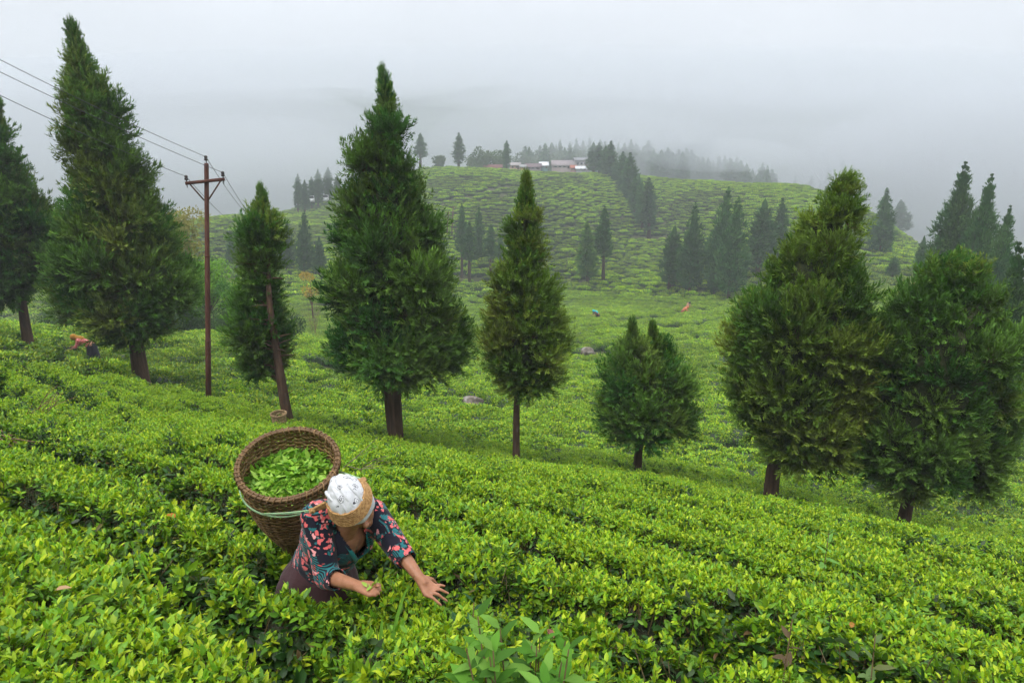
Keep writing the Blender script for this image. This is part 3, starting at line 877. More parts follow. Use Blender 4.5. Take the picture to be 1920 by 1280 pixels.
near_conifer('dark green conifer cut by the left edge of the picture', (50, 635), 22,
             [(185, -14, 4), (215, -40, 14), (260, -62, 38), (320, -85, 62), (380, -105, 96), (430, -115, 113), (480, -110, 117), (520, -100, 112), (545, -75, 90), (568, -30, 55)],
             [(46, 600), (30, 480), (-5, 215)], .20, 1, greens='deep', n_clump=420, clump_r=0.62)
near_conifer('very tall leaning conifer with thin top behind the power wires', (262, 693), 18.5,
             [(38, 118, 142), (80, 105, 185), (140, 102, 196), (200, 107, 226), (260, 110, 246), (300, 124, 268), (360, 120, 302), (420, 112, 330), (480, 105, 350), (540, 106, 370), (580, 112, 376), (605, 155, 345), (628, 215, 312), (640, 240, 292)],
             [(255, 640), (222, 480), (175, 250), (132, 60)], .23, 2, greens='mid', n_clump=560, clump_r=0.56, gaps=.3, brown=.2, core=0, rough=.15)
near_conifer('slim half-bare conifer with exposed bending trunk beside the utility pole', (548, 785), 15,
             [(345, 482, 494), (380, 463, 520), (420, 441, 545), (460, 436, 546), (520, 436, 542), (560, 428, 535), (600, 425, 550), (640, 430, 574), (675, 432, 545), (700, 440, 520), (715, 455, 500)],
             [(543, 740), (530, 660), (517, 570), (500, 455), (490, 380)], .13, 3, greens='mid', n_clump=300, clump_r=0.42, bare=14, gaps=.1, core=0, front=.35)
near_conifer('large full conifer with forked trunk in the middle of the line', (740, 812), 16,
             [(122, 708, 724), (150, 700, 742), (200, 690, 760), (250, 674, 774), (300, 652, 783), (350, 641, 796), (400, 627, 818), (450, 615, 840), (500, 611, 855), (550, 607, 866), (600, 600, 884), (645, 604, 886), (675, 615, 874), (694, 648, 846)],
             [(740, 760), (738, 680), (730, 450), (716, 150)], .21, 4, greens='deep', n_clump=560, clump_r=0.52, forks=[([(730, 780), (724, 730), (722, 660)], .12)], brown=.14)
near_conifer('olive green narrow conifer with bare lower trunk right of the middle', (968, 858), 15,
             [(322, 982, 992), (345, 968, 1008), (380, 955, 1018), (420, 945, 1026), (470, 935, 1036), (520, 915, 1042), (560, 905, 1056), (600, 896, 1076), (650, 897, 1086), (685, 906, 1080), (712, 926, 1064), (732, 952, 1010)],
             [(968, 800), (970, 700), (980, 500), (987, 340)], .095, 5, greens='olive', n_clump=360, clump_r=0.42, brown=.16)
near_conifer('short round bushy conifer with two tips, smallest of the line', (1195, 878), 15,
             [(598, 1181, 1190), (620, 1174, 1200), (650, 1155, 1218), (685, 1130, 1260), (720, 1110, 1302), (755, 1098, 1320), (785, 1100, 1318), (800, 1115, 1300), (814, 1145, 1270)],
             [(1198, 830), (1200, 760), (1188, 640)], .12, 6, greens='mid', n_clump=280, clump_r=0.42, brown=.12, lobes=[(.25, [(608, 1223, 1233), (630, 1214, 1246), (665, 1203, 1268), (710, 1200, 1290), (740, 1215, 1290)])])
near_conifer('broad leaning conifer with open wispy top, second from the right edge', (1445, 930), 13.5,
             [(334, 1568, 1606), (352, 1552, 1622), (395, 1515, 1628), (430, 1472, 1622), (470, 1450, 1624), (520, 1425, 1636), (570, 1388, 1642), (620, 1356, 1652), (680, 1346, 1656), (740, 1350, 1650), (800, 1366, 1640), (832, 1400, 1618), (860, 1430, 1590)],
             [(1450, 880), (1480, 740), (1540, 500), (1585, 350)], .17, 7, greens='olive', n_clump=480, clump_r=0.48, gaps=.12, brown=.12, leader=False, rough=.15)
near_conifer('dense dome-topped conifer nearest the right edge of the picture', (1690, 985), 12.5,
             [(492, 1758, 1834), (510, 1736, 1854), (535, 1714, 1878), (575, 1682, 1898), (620, 1651, 1902), (680, 1628, 1892), (740, 1616, 1862), (800, 1606, 1832), (860, 1598, 1812), (895, 1618, 1792), (918, 1646, 1757)],
             [(1700, 950), (1730, 800), (1790, 540)], .15, 8, greens='mid', n_clump=460, clump_r=0.46, brown=.2, leader=False, lobes=[(.2, [(600, 1786, 1892), (640, 1771, 1920), (720, 1751, 1932), (800, 1756, 1928), (870, 1766, 1916), (915, 1781, 1892), (940, 1801, 1872)])])

# ---- smaller and farther conifers: six shapes, each tree a copy with its own height, girth and lean
def far_shape(name, seed, prof, n_clump, per, side, clump_r, spike, width, greens, trunk_to=.22):
    """unit tree: 1 high, crown half-width 1 in the profile's own units"""
    zs = [p[0] for p in prof]; rs = [p[1] for p in prof]
    me, C = crown_mesh(name, zs, [0] * len(zs), rs, seed, clump_r=clump_r, n_clump=n_clump, per=per, side=side, spike=spike, width=width, greens=greens, rough=.2, brown=.1, inner=.2)
    tr = MB().tube([[0, 0, -.05], [0, 0, .3], [0, 0, .85]], [.020, .015, .004], 6).mesh('trunk', smooth=True)
    return me, tr
P_CONE = [(.10, .06), (.16, .11), (.33, .125), (.52, .104), (.72, .068), (.86, .034), (.94, .014), (.97, .004)]
P_COL = [(.13, .05), (.20, .085), (.42, .10), (.66, .082), (.83, .046), (.93, .016), (.97, .004)]
P_HIGH = [(.34, .05), (.42, .10), (.58, .10), (.76, .068), (.89, .03), (.95, .012), (.97, .004)]
P_WIDE = [(.07, .06), (.14, .15), (.33, .19), (.52, .152), (.71, .10), (.86, .048), (.94, .018), (.97, .005)]
SHAPES = [far_shape('crown', 501, P_CONE, 210, 26, 1, .055, .042, .0075, 'blue'),
          far_shape('crown', 502, P_COL, 210, 26, 1, .055, .042, .0075, 'blue'),
          far_shape('crown', 503, P_HIGH, 180, 26, 1, .055, .042, .0075, 'blue'),
          far_shape('crown', 504, P_WIDE, 260, 28, 1, .06, .042, .0075, 'blue'),
          far_shape('crown', 505, P_CONE, 240, 26, 1, .048, .045, .0075, 'mid'),
          far_shape('crown', 506, P_WIDE, 700, 26, 2, .055, .042, .006, 'blue')]
for me, tr in SHAPES:
    me.materials.append(mat_needle_far); tr.materials.append(mat_bark)

def far_tree(x, ytop, ybase, width, depth, shape, label, group=None, lean=0.0, name='conifer_tree'):
    """pixel column, rows of top and foot, crown width in pixels, distance"""
    b = at(x - lean, ybase, depth)
    g = gz(b[0], b[1])
    b[2] = min(b[2], g + .3) if b[2] > g - 3 else g
    t = at_y(x, ytop, b[1])
    h = t[2] - b[2]
    root = empty(name, b)
    tag(root, label, 'tree', group)
    me, tr = SHAPES[shape]
    prof_w = 2 * max(r for _, r in (P_CONE, P_COL, P_HIGH, P_WIDE, P_CONE, P_WIDE)[shape])
    wscale = (width * 1.14 / FPX * depth) / (prof_w)
    for nm, m in (('crown', me), ('trunk', tr)):
        o = link(nm, m, None, root)
        o.scale = (wscale, wscale, h)
    root.rotation_euler = (0, math.atan2((t[0] - b[0]), h), 0)
    o = root.children[0]; o.rotation_euler = (0, 0, (x * 1.7) % 6.28)
    return root
tea1 = near_scatter('tea_leaves', 10000, 0.9, 7.5, 52, c_near, 9, 4, .85, 1.25, rng)
tag(tea1, 'bright fresh tea leaves covering the foreground tea rows', 'tea plants', kind='stuff')
tea2 = near_scatter('tea_leaves', 13000, 7.5, NEAR_R + .8, 46, c_mid, 7, 4, .8, 1.2, rng)
tag(tea2, 'bright green tea rows on the slope around the row of conifers', 'tea plants', kind='stuff')

# ---- farther slopes: whole bushes set in contour rows
BARE = [(*hit(620, 695, .2)[0][:2], 2.2), (*hit(1110, 668, .2)[0][:2], 1.6), (*hit(885, 765, .2)[0][:2], 1.1)]

def path_dist(x, y):
    d = np.full(len(x), 1e9)
    for q in PATH_XY:
        for a, b in zip(q[:-1], q[1:]):
            ab = b - a; t = np.clip(((x - a[0]) * ab[0] + (y - a[1]) * ab[1]) / (ab @ ab), 0, 1)
            d = np.minimum(d, np.hypot(x - a[0] - t * ab[0], y - a[1] - t * ab[1]))
    return d

def bush_field(name, r0, r1, row, step, half_deg, coll, nvar, rng, smin, smax, path_w, xs_lo=1.15, xs_hi=1.75, yscale=1.0, jit=.06):
    R = r1
    ys = np.arange(4, R, row); xs = np.arange(-R * .85, R * .85, step)
    X, Y = np.meshgrid(xs, ys)
    X = X + (np.arange(len(ys)) % 2)[:, None] * step * .5
    X = X.ravel() + rng.normal(0, .22 * step, X.size); Y = Y.ravel() + rng.normal(0, jit * row, Y.size)
    # rows bend with the land
    Y = Y - .34 * X * np.clip(1 - (np.hypot(X, Y) - 17) / 38, 0, 1)
    Y = Y + 9 * (fbm(X / 40, Y / 40, 91, 2) - .5) + .9 * (fbm(X / 9, Y / 9, 92, 2) - .5)
    X = X + 4 * (fbm(X / 40, Y / 40, 93) - .5)
    r = np.hypot(X, Y); a = np.degrees(np.arctan2(X, Y))
    m = (r > r0) & (r < r1) & (np.abs(a) < half_deg)
    m &= ~((np.hypot(X, Y) < NEAR_R + .3)) & keep_clear(np.stack([X, Y], 1), [(x, y, r + .35) for x, y, r in TREE_BASES])
    X, Y = X[m], Y[m]
    m = path_dist(X, Y) > path_w
    for bx, by, br in BARE: m &= np.hypot(X - bx, (Y - by) * .8) > br
    m &= rng.uniform(size=len(X)) > .03
    m &= fbm(X / 4.0, Y / 1.6, 94) > .24
    X, Y = X[m], Y[m]
    P = np.stack([X, Y, ground_z(X, Y) - .03], 1)
    # do not plant what the crest hides
    z2 = ground_z(X * .93, Y * .93)
    sc = rng.uniform(smin, smax, len(X))
    tone = fbm(X / 14, Y / 14, 95)
    S = np.stack([sc * rng.uniform(xs_lo, xs_hi, len(X)), sc * yscale, sc * rng.uniform(.85, 1.15, len(X))], 1)
    rot = np.stack([np.zeros(len(X)), np.zeros(len(X)), rng.normal(0, .12, len(X)) + (rng.uniform(size=len(X)) > .5) * np.pi], 1)
    dull = tone + rng.normal(0, .10, len(X)) < .44
    return scatter(name, P, rot, S, np.where(dull, 3, 0) + rng.integers(0, 3, len(X)), coll)

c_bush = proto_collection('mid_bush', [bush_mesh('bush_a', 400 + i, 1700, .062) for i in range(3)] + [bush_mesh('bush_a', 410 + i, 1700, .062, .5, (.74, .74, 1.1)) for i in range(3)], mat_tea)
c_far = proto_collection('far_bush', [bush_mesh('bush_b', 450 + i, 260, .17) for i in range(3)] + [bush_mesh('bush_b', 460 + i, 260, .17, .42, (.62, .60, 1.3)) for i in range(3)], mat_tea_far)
tea3 = bush_field('tea_bushes', NEAR_R, 88, 1.42, .80, 50, c_bush, 6, rng, .92, 1.18, 0.85, 1.15, 1.7, 1.05)
tag(tea3, 'rows of rounded tea bushes across the valley floor', 'tea plants', kind='stuff')
tea4 = bush_field('tea_bushes', 88, 215, 1.5, 1.2, 46, c_far, 6, rng, .95, 1.35, 0.9, .85, 1.5, .95, .17)
tag(tea4, 'misty rows of tea bushes on the hill below the village', 'tea plants', kind='stuff')
# ================================================================ people
def _sphere(sub):
    bm = bmesh.new(); bmesh.ops.create_icosphere(bm, subdivisions=sub, radius=1.0)
    v = np.array([p.co[:] for p in bm.verts]); f = np.array([[q.index for q in p.verts] for p in bm.faces]); bm.free()
    return v, f
SPHERE2, SPHERE3 = _sphere(2), _sphere(3)

def remeshed(name, parts, voxel=.006, smooth=6, extra=None):
    """parts: ('cone', p0, r0, p1, r1) tapered round limbs and ('ell', centre, axes 3x3 rows scaled) blended to one skin"""
    Vs, Fs, n0 = [], [], 0
    for p in parts:
        if p[0] == 'cone':
            _, a, ra, b, rb = p
            a, b = np.asarray(a, float), np.asarray(b, float)
            n = min(22, max(2, int(np.linalg.norm(b - a) / (min(ra, rb) * .35)) + 1))
            for t in np.linspace(0, 1, n):
                Vs.append(SPHERE2[0] * (ra + (rb - ra) * t) + a + (b - a) * t); Fs.append(SPHERE2[1] + n0); n0 += len(SPHERE2[0])
        else:
            Vs.append(SPHERE3[0] @ np.asarray(p[2], float) + np.asarray(p[1], float)); Fs.append(SPHERE3[1] + n0); n0 += len(SPHERE3[0])
    me = mesh_from(name + '_raw', np.concatenate(Vs), np.concatenate(Fs))
    o = bpy.data.objects.new('raw', me)
    ws = bpy.data.scenes.new('workbench'); ws.collection.objects.link(o)
    r = o.modifiers.new('r', 'REMESH'); r.mode = 'VOXEL'; r.voxel_size = voxel; r.use_smooth_shade = True
    s = o.modifiers.new('s', 'SMOOTH'); s.factor = .5; s.iterations = smooth
    ws.view_layers[0].update(); dg = ws.view_layers[0].depsgraph
    out = bpy.data.meshes.new_from_object(o.evaluated_get(dg), depsgraph=dg)
    bpy.data.objects.remove(o); bpy.data.meshes.remove(me); bpy.data.scenes.remove(ws)
    out.name = name
    for p in out.polygons: p.use_smooth = True
    return out

def cut(me, drop):
    """remove the vertices for which drop(coordinates) is true"""
    n = len(me.vertices); co = np.empty(n * 3, np.float32); me.vertices.foreach_get('co', co); co = co.reshape(-1, 3)
    bad = drop(co)
    bm = bmesh.new(); bm.from_mesh(me); bm.verts.ensure_lookup_table()
    bmesh.ops.delete(bm, geom=[bm.verts[i] for i in np.nonzero(bad)[0]], context='VERTS')
    bm.to_mesh(me); bm.free()
    return me

def hand_parts(wrist, tips, palm_c, thumb, knuckle_drop, rs=.0078):
    """palm and five two-jointed fingers from wrist to the given fingertips"""
    parts = []
    wrist, palm_c = np.asarray(wrist), np.asarray(palm_c)
    d = unit(palm_c - wrist)
    kn_c = palm_c + d * .035
    tips = np.asarray(tips)
    across = unit((tips[-1] - tips[0]) - d * ((tips[-1] - tips[0]) @ d))
    nrm = np.cross(d, across)
    parts.append(('cone', wrist, .024, palm_c - d * .01, .024))
    for q in (-1, -.33, .33, 1):
        parts.append(('cone', wrist + across * q * .012 + d * .015, .015, kn_c + across * q * .028, .0125))
    for q, tip in zip((-1, -.33, .33, 1), tips):
        k = kn_c + across * q * .030
        j = (k + tip) / 2 + knuckle_drop * np.linalg.norm(tip - k) * .28
        parts.append(('cone', k, rs * 1.2, j, rs * 1.05)); parts.append(('cone', j, rs * 1.05, tip, rs * .8))
    th = np.asarray(thumb)
    b = wrist + across * (-.022) + d * .02
    parts.append(('cone', b, .013, (b + th) / 2 - across * .008, .011)); parts.append(('cone', (b + th) / 2 - across * .008, .0105, th, .0078))
    return parts

def fabric_material(name, nodes_fn, rough=.85, bump_scale=260, bump=.15, wrinkle=0.0):
    m, n, l, out = new_mat(name)
    tc = n.new('ShaderNodeTexCoord')
    p = n.new('ShaderNodeBsdfPrincipled'); p.inputs['Roughness'].default_value = rough; p.inputs['Specular IOR Level'].default_value = .2
    p.inputs['Sheen Weight'].default_value = .1
    col = nodes_fn(n, l, tc.outputs['Object'])
    if isinstance(col, tuple): p.inputs['Base Color'].default_value = (*col, 1)
    else: l.new(col, p.inputs['Base Color'])
    nz = n.new('ShaderNodeTexNoise'); nz.inputs['Scale'].default_value = 9; nz.inputs['Detail'].default_value = 5
    l.new(tc.outputs['Object'], nz.inputs['Vector'])
    b = n.new('ShaderNodeBump'); b.inputs['Strength'].default_value = .5 + wrinkle; b.inputs['Distance'].default_value = .02
    l.new(nz.outputs['Fac'], b.inputs['Height'])
    l.new(b.outputs[0], p.inputs['Normal'])
    l.new(p.outputs[0], out.inputs['Surface'])
    return m

def _ramp(n, l, src, stops, interp='CONSTANT'):
    r = n.new('ShaderNodeValToRGB'); r.color_ramp.interpolation = interp
    e = r.color_ramp.elements
    e[0].position, e[0].color = stops[0][0], (*stops[0][1], 1)
    e[1].position, e[1].color = stops[1][0], (*stops[1][1], 1)
    for pos, c in stops[2:]:
        x = e.new(pos); x.color = (*c, 1)
    l.new(src, r.inputs[0]); return r.outputs['Color']

def _mix(n, l, fac, a, b):
    m = n.new('ShaderNodeMix'); m.data_type = 'RGBA'
    l.new(fac, m.inputs[0])
    for s, v in ((m.inputs[6], a), (m.inputs[7], b)):
        if isinstance(v, tuple): s.default_value = (*v, 1)
        else: l.new(v, s)
    return m.outputs[2]

def _math(n, l, op, a, b=None):
    m = n.new('ShaderNodeMath'); m.operation = op
    for i, v in enumerate((a, b)):
        if v is None: continue
        if isinstance(v, (int, float)): m.inputs[i].default_value = v
        else: l.new(v, m.inputs[i])
    return m.outputs[0]

W3, B3 = (1, 1, 1), (0, 0, 0)
def floral(n, l, co):
    """navy cloth printed with coral blossoms, teal leaves and combed teal and coral waves"""
    warp = n.new('ShaderNodeTexNoise'); warp.inputs['Scale'].default_value = 36
    l.new(co, warp.inputs['Vector'])
    wv = n.new('ShaderNodeVectorMath'); wv.operation = 'MULTIPLY_ADD'
    l.new(warp.outputs['Color'], wv.inputs[0]); wv.inputs[1].default_value = (.055, .055, .055); l.new(co, wv.inputs[2])
    wave = n.new('ShaderNodeTexWave'); wave.wave_type = 'RINGS'; wave.rings_direction = 'SPHERICAL'
    wave.inputs['Scale'].default_value = 36; wave.inputs['Distortion'].default_value = 5; wave.inputs['Detail'].default_value = 0; wave.inputs['Detail Scale'].default_value = .35
    l.new(co, wave.inputs['Vector'])
    line = _ramp(n, l, wave.outputs['Fac'], [(0, B3), (.55, W3)])
    big = n.new('ShaderNodeTexNoise'); big.inputs['Scale'].default_value = 7; l.new(co, big.inputs['Vector'])
    zone = _ramp(n, l, big.outputs['Fac'], [(0, B3), (.53, W3)])
    tz = n.new('ShaderNodeTexNoise'); tz.inputs['Scale'].default_value = 30; l.new(co, tz.inputs['Vector'])
    linecol = _ramp(n, l, tz.outputs['Fac'], [(0, (.02, .14, .15)), (.58, (.50, .08, .07))])
    base = _mix(n, l, _math(n, l, 'MULTIPLY', line, zone), (.008, .008, .017), linecol)
    vl = n.new('ShaderNodeTexVoronoi'); vl.inputs['Scale'].default_value = 40
    l.new(wv.outputs[0], vl.inputs['Vector'])
    clus = n.new('ShaderNodeTexNoise'); clus.inputs['Scale'].default_value = 11; clus.inputs['Detail'].default_value = 1; l.new(co, clus.inputs['Vector'])
    cm = _ramp(n, l, clus.outputs['Fac'], [(0, B3), (.47, W3)])
    leafm = _math(n, l, 'MULTIPLY', _ramp(n, l, vl.outputs['Distance'], [(0, W3), (.47, B3)]), cm)
    leafcol = _ramp(n, l, vl.outputs['Color'], [(0, (.015, .12, .13)), (.42, (.62, .12, .12)), (.78, (.72, .30, .30)), (.9, (.02, .16, .16))])
    return _mix(n, l, leafm, base, leafcol)

def bandana(n, l, co):
    """white cotton with small black outlined paisley figures"""
    wn_ = n.new('ShaderNodeTexNoise'); wn_.inputs['Scale'].default_value = 60; l.new(co, wn_.inputs['Vector'])
    wv = n.new('ShaderNodeVectorMath'); wv.operation = 'MULTIPLY_ADD'
    l.new(wn_.outputs['Color'], wv.inputs[0]); wv.inputs[1].default_value = (.03, .03, .03); l.new(co, wv.inputs[2])
    v = n.new('ShaderNodeTexVoronoi'); v.inputs['Scale'].default_value = 21
    l.new(wv.outputs[0], v.inputs['Vector'])
    ring = _ramp(n, l, v.outputs['Distance'], [(0, W3), (.10, B3), (.15, W3), (.26, B3), (.31, W3)])
    on = _ramp(n, l, v.outputs['Color'], [(0, B3), (.28, W3)])
    ink = _math(n, l, 'MULTIPLY', _math(n, l, 'SUBTRACT', 1.0, ring), on)
    return _mix(n, l, ink, (.50, .51, .53), (.025, .025, .03))

def plain(c):
    return lambda n, l, co: c

def skin_material():
    m, n, l, out = new_mat('skin')
    p = n.new('ShaderNodeBsdfPrincipled')
    tc = n.new('ShaderNodeTexCoord'); nz = n.new('ShaderNodeTexNoise'); nz.inputs['Scale'].default_value = 30; nz.inputs['Detail'].default_value = 6
    l.new(tc.outputs['Object'], nz.inputs['Vector'])
    c = _ramp(n, l, nz.outputs['Fac'], [(.3, (.26, .115, .060)), (.7, (.37, .175, .10))], 'LINEAR')
    l.new(c, p.inputs['Base Color']); p.inputs['Roughness'].default_value = .5; p.inputs['Specular IOR Level'].default_value = .35
    p.inputs['Subsurface Weight'].default_value = .12; p.inputs['Subsurface Radius'].default_value = (.012, .005, .003); p.inputs['Subsurface Scale'].default_value = .6
    b = n.new('ShaderNodeBump'); b.inputs['Strength'].default_value = .2; b.inputs['Distance'].default_value = .003
    l.new(nz.outputs['Fac'], b.inputs['Height']); l.new(b.outputs[0], p.inputs['Normal'])
    l.new(p.outputs[0], out.inputs['Surface'])
    return m
mat_skin = skin_material()
mat_blouse = fabric_material('floral_cotton', floral)
mat_scarf = fabric_material('printed_scarf', bandana, wrinkle=.3)
mat_skirt = fabric_material('maroon_cotton', plain((.050, .021, .024)), wrinkle=.3)
mat_teal = fabric_material('teal_trim', plain((.012, .17, .165)))
mat_white_cloth = fabric_material('white_cotton', plain((.62, .61, .58)))
mat_hair = noise_material('hair', (.006, .005, .005), (.02, .016, .014), scale=60, rough=.4, bump=.4, bump_dist=.004)

def build_picker():
    pel = at(597, 1090, 3.50); waist = at(603, 1055, 3.43); chest = at(634, 1003, 3.28); neck = at(655, 973, 3.17)
    hd = at(664, 948, 3.08)
    sR = at(592, 968, 3.13); eR = at(613, 1080, 3.10); wR = at(668, 1097, 2.95)
    sL = at(700, 962, 3.33); eL = at(746, 1028, 3.17); wL = at(786, 1082, 3.07)
    face = np.array([.8, -.5, 0.]); face = unit(face)
    lat = unit(sL - sR)
    root = empty('person', on_ground(pel))
    o0 = np.array(root.location)
    tag(root, 'woman in floral blouse and white headscarf bending to pick tea, basket on her back', 'person')
    L = lambda p: np.asarray(p) - o0
    f = unit(np.array([.52, -.76, -.38])); u = np.array([-.30, -.50, .80]); u = unit(u - f * (u @ f)); r = np.cross(f, u)
    H = L(hd)
    # ---- body: one skin
    tL = [L(at(834, 1098, 3.07)), L(at(841, 1112, 3.05)), L(at(838, 1126, 3.03)), L(at(827, 1134, 3.01))]
    pL = L(at(797, 1095, 3.06)); thL = L(at(818, 1094, 3.12))
    down = unit(np.array([0, .25, -1.0]))
    parts = [('cone', L(pel), .13, L(waist), .115), ('cone', L(waist), .115, L(chest), .12), ('cone', L(chest) - lat * .05, .10, L(chest) + lat * .05, .10),
             ('cone', L(sR) * .5 + L(sL) * .5 - lat * .11, .062, L(sR) * .5 + L(sL) * .5 + lat * .11, .062),
             ('cone', L(chest), .09, L(neck), .055), ('cone', L(neck), .050, H - u * .05 - f * .02, .047),
             ('cone', L(sR), .05, L(eR), .039), ('cone', L(eR), .038, L(wR), .025),
             ('cone', L(sL), .05, L(eL), .039), ('cone', L(eL), .038, L(wL), .025),
             ('cone', L(pel) - lat * .07, .09, L(pel) - lat * .08 + np.array([.02, 0, -.40]), .06), ('cone', L(pel) - lat * .08 + np.array([.02, 0, -.40]), .058, np.array([-.08, -.03, .06]), .04),
             ('cone', L(pel) + lat * .07, .09, L(pel) + lat * .08 + np.array([.02, 0, -.40]), .06), ('cone', L(pel) + lat * .08 + np.array([.02, 0, -.40]), .058, np.array([.09, .05, .06]), .04),
             ('cone', np.array([-.08, -.03, .05]), .04, np.array([.02, -.09, .03]), .03), ('cone', np.array([.09, .05, .05]), .04, np.array([.19, -.01, .03]), .03),
             # head: skull, face, jaw, nose, lips, cheeks, ears
             ('ell', H + u * .02 - f * .012, [r * .074, f * .094, u * .088]), ('ell', H - u * .03 + f * .022, [r * .064, f * .066, u * .082]),
             ('ell', H - u * .088 + f * .048, [r * .030, f * .030, u * .024]),
             ('ell', H - u * .012 + f * .085, [r * .010, f * .012, u * .028]), ('ell', H - u * .034 + f * .098, [r * .017, f * .015, u * .011]),
             ('ell', H - u * .060 + f * .082, [r * .022, f * .010, u * .007]), ('ell', H - u * .071 + f * .079, [r * .019, f * .010, u * .008]),
             ('ell', H - u * .03 + f * .062 + r * .036, [r * .022, f * .020, u * .022]), ('ell', H - u * .03 + f * .062 - r * .036, [r * .022, f * .020, u * .022]),
             ('ell', H + r * .074 - f * .01 - u * .01, [r * .010, f * .018, u * .028]), ('ell', H - r * .074 - f * .01 - u * .01, [r * .010, f * .018, u * .028])]
    parts += hand_parts(L(wL), tL, pL, thL, np.array([0, -.2, .6]))
    pR = L(at(691, 1103, 2.90)); tR = [L(at(712, 1101, 2.91)), L(at(714, 1107, 2.89)), L(at(711, 1113, 2.87)), L(at(704, 1117, 2.86))]
    parts += hand_parts(L(wR), tR, pR, L(at(709, 1098, 2.86)), np.array([.5, -.2, .7]))
    body = link('body', remeshed('body', parts, .0048, 3), mat_skin, root)
    # ---- blouse
    bl = [('cone', L(waist) - (L(chest) - L(waist)) * .25, .142, L(chest), .148), ('cone', L(chest) - lat * .06, .125, L(chest) + lat * .06, .125),
          ('cone', (L(sR) + L(sL)) / 2 - lat * .13, .078, (L(sR) + L(sL)) / 2 + lat * .13, .078), ('cone', L(chest), .125, (L(sR) + L(sL)) / 2 + (L(neck) - L(chest)) * .05, .088),
          ('cone', L(sR), .068, L(eR), .056), ('cone', L(eR), .054, L(eR) + (L(wR) - L(eR)) * .36, .046),
          ('cone', L(sL), .068, L(eL), .055), ('cone', L(eL), .055, L(eL) + (L(wL) - L(eL)) * .42, .048),
          ('ell', L(chest) + face * .07 + lat * .05 - np.array([0, 0, .02]), [lat * .06, face * .06, [0, 0, .06]]), ('ell', L(chest) + face * .07 - lat * .05 - np.array([0, 0, .02]), [lat * .06, face * .06, [0, 0, .06]])]
    bm_ = remeshed('blouse', bl, .007, 5)
    tx = unit(L(neck) - L(chest))                            # spine direction
    fr = unit(face - tx * (face @ tx)); sd = np.cross(tx, fr)
    top = L(neck) + tx * .0
    vtip = L(chest) + fr * .15 - tx * .012
    def drop(co):
        q = co - vtip
        h = q @ tx; s_ = np.abs(q @ sd); front = (co - L(chest)) @ fr
        vneck = (h > 0) & (h < .24) & (s_ < np.minimum(h * .40 + .004, .06)) & (front > .02) & (front < .2)
        def seg(a, b):
            ab = b - a; t_ = np.clip(((co - a) @ ab) / (ab @ ab), 0, 1)
            return np.linalg.norm(co - a - t_[:, None] * ab, axis=1)
        vneck &= (seg(L(sL), L(eL)) > .078) & (seg(L(sR), L(eR)) > .078)
        hole = np.linalg.norm((co - top) - np.outer((co - top) @ tx, tx), axis=1) < .066
        hole &= ((co - top) @ tx > -.03)
        e1 = (co - (L(eR) + (L(wR) - L(eR)) * .38)) @ unit(L(wR) - L(eR)); n1 = np.linalg.norm(co - L(wR), axis=1) < .21
        e2 = (co - (L(eL) + (L(wL) - L(eL)) * .44)) @ unit(L(wL) - L(eL)); n2 = np.linalg.norm(co - L(wL), axis=1) < .21
        return vneck | hole | ((e1 > 0) & n1) | ((e2 > 0) & n2)
    cut(bm_, drop)
    bo = link('blouse', bm_, mat_blouse, body)
    so = bo.modifiers.new('thick', 'SOLIDIFY'); so.thickness = .004; so.offset = 1
    # neckline trim: two bands meeting at the point of the V
    from mathutils.bvhtree import BVHTree
    bv = BVHTree.FromPolygons([v.co for v in bm_.vertices], [p.vertices[:] for p in bm_.polygons])
    for sg in (-1, 1):
        pts = []
        for h in np.linspace(-.035, .15, 16):
            p = vtip + tx * h + sd * sg * (max(h, -.02) * .40 + .017) * (1 if h > 0 else .3)
            hit_ = bv.ray_cast(Vector(p + fr * .3), Vector(-fr))
            pts.append(np.array(hit_[0]) + fr * .003 if hit_[0] is not None else p)
        pts = np.array(pts); ww = np.cross(unit(np.gradient(pts, axis=0)), fr)
        Vb = np.concatenate([pts - ww * .011, pts + ww * .011, pts + ww * .011 + fr * .004, pts - ww * .011 + fr * .004])
        m_ = len(pts); i = np.arange(m_ - 1)
        Fb = np.concatenate([np.stack([a * m_ + i, a * m_ + i + 1, b * m_ + i + 1, b * m_ + i], 1) for a, b in ((0, 1), (1, 2), (2, 3), (3, 0))])
        MB().add(Vb, Fb).build('neckline_trim', mat_teal, bo, smooth=True)
    # white hem of the undershirt at the waist
    hem = []
    for a in np.linspace(-1.7, 1.7, 24):
        hem.append(L(waist) - tx * .028 + fr * .158 * math.cos(a) + sd * .155 * math.sin(a) - tx * (.03 * math.exp(-(a * 2.2) ** 2)))
    hem = np.array(hem); m_ = len(hem); i = np.arange(m_ - 1)
    MB().add(np.concatenate([hem + tx * .013, hem - tx * .013, hem - tx * .013 - fr * .004, hem + tx * .013 - fr * .004]), np.concatenate([np.stack([a * m_ + i, a * m_ + i + 1, b * m_ + i + 1, b * m_ + i], 1) for a, b in ((0, 1), (1, 2), (2, 3), (3, 0))])).build('undershirt_hem', mat_white_cloth, body, smooth=True)
    # ---- skirt: gathered cloth from waist to calf
    th = np.linspace(0, 2 * np.pi, 72, endpoint=False); Vs = []
    hs = np.linspace(0, 1, 22)
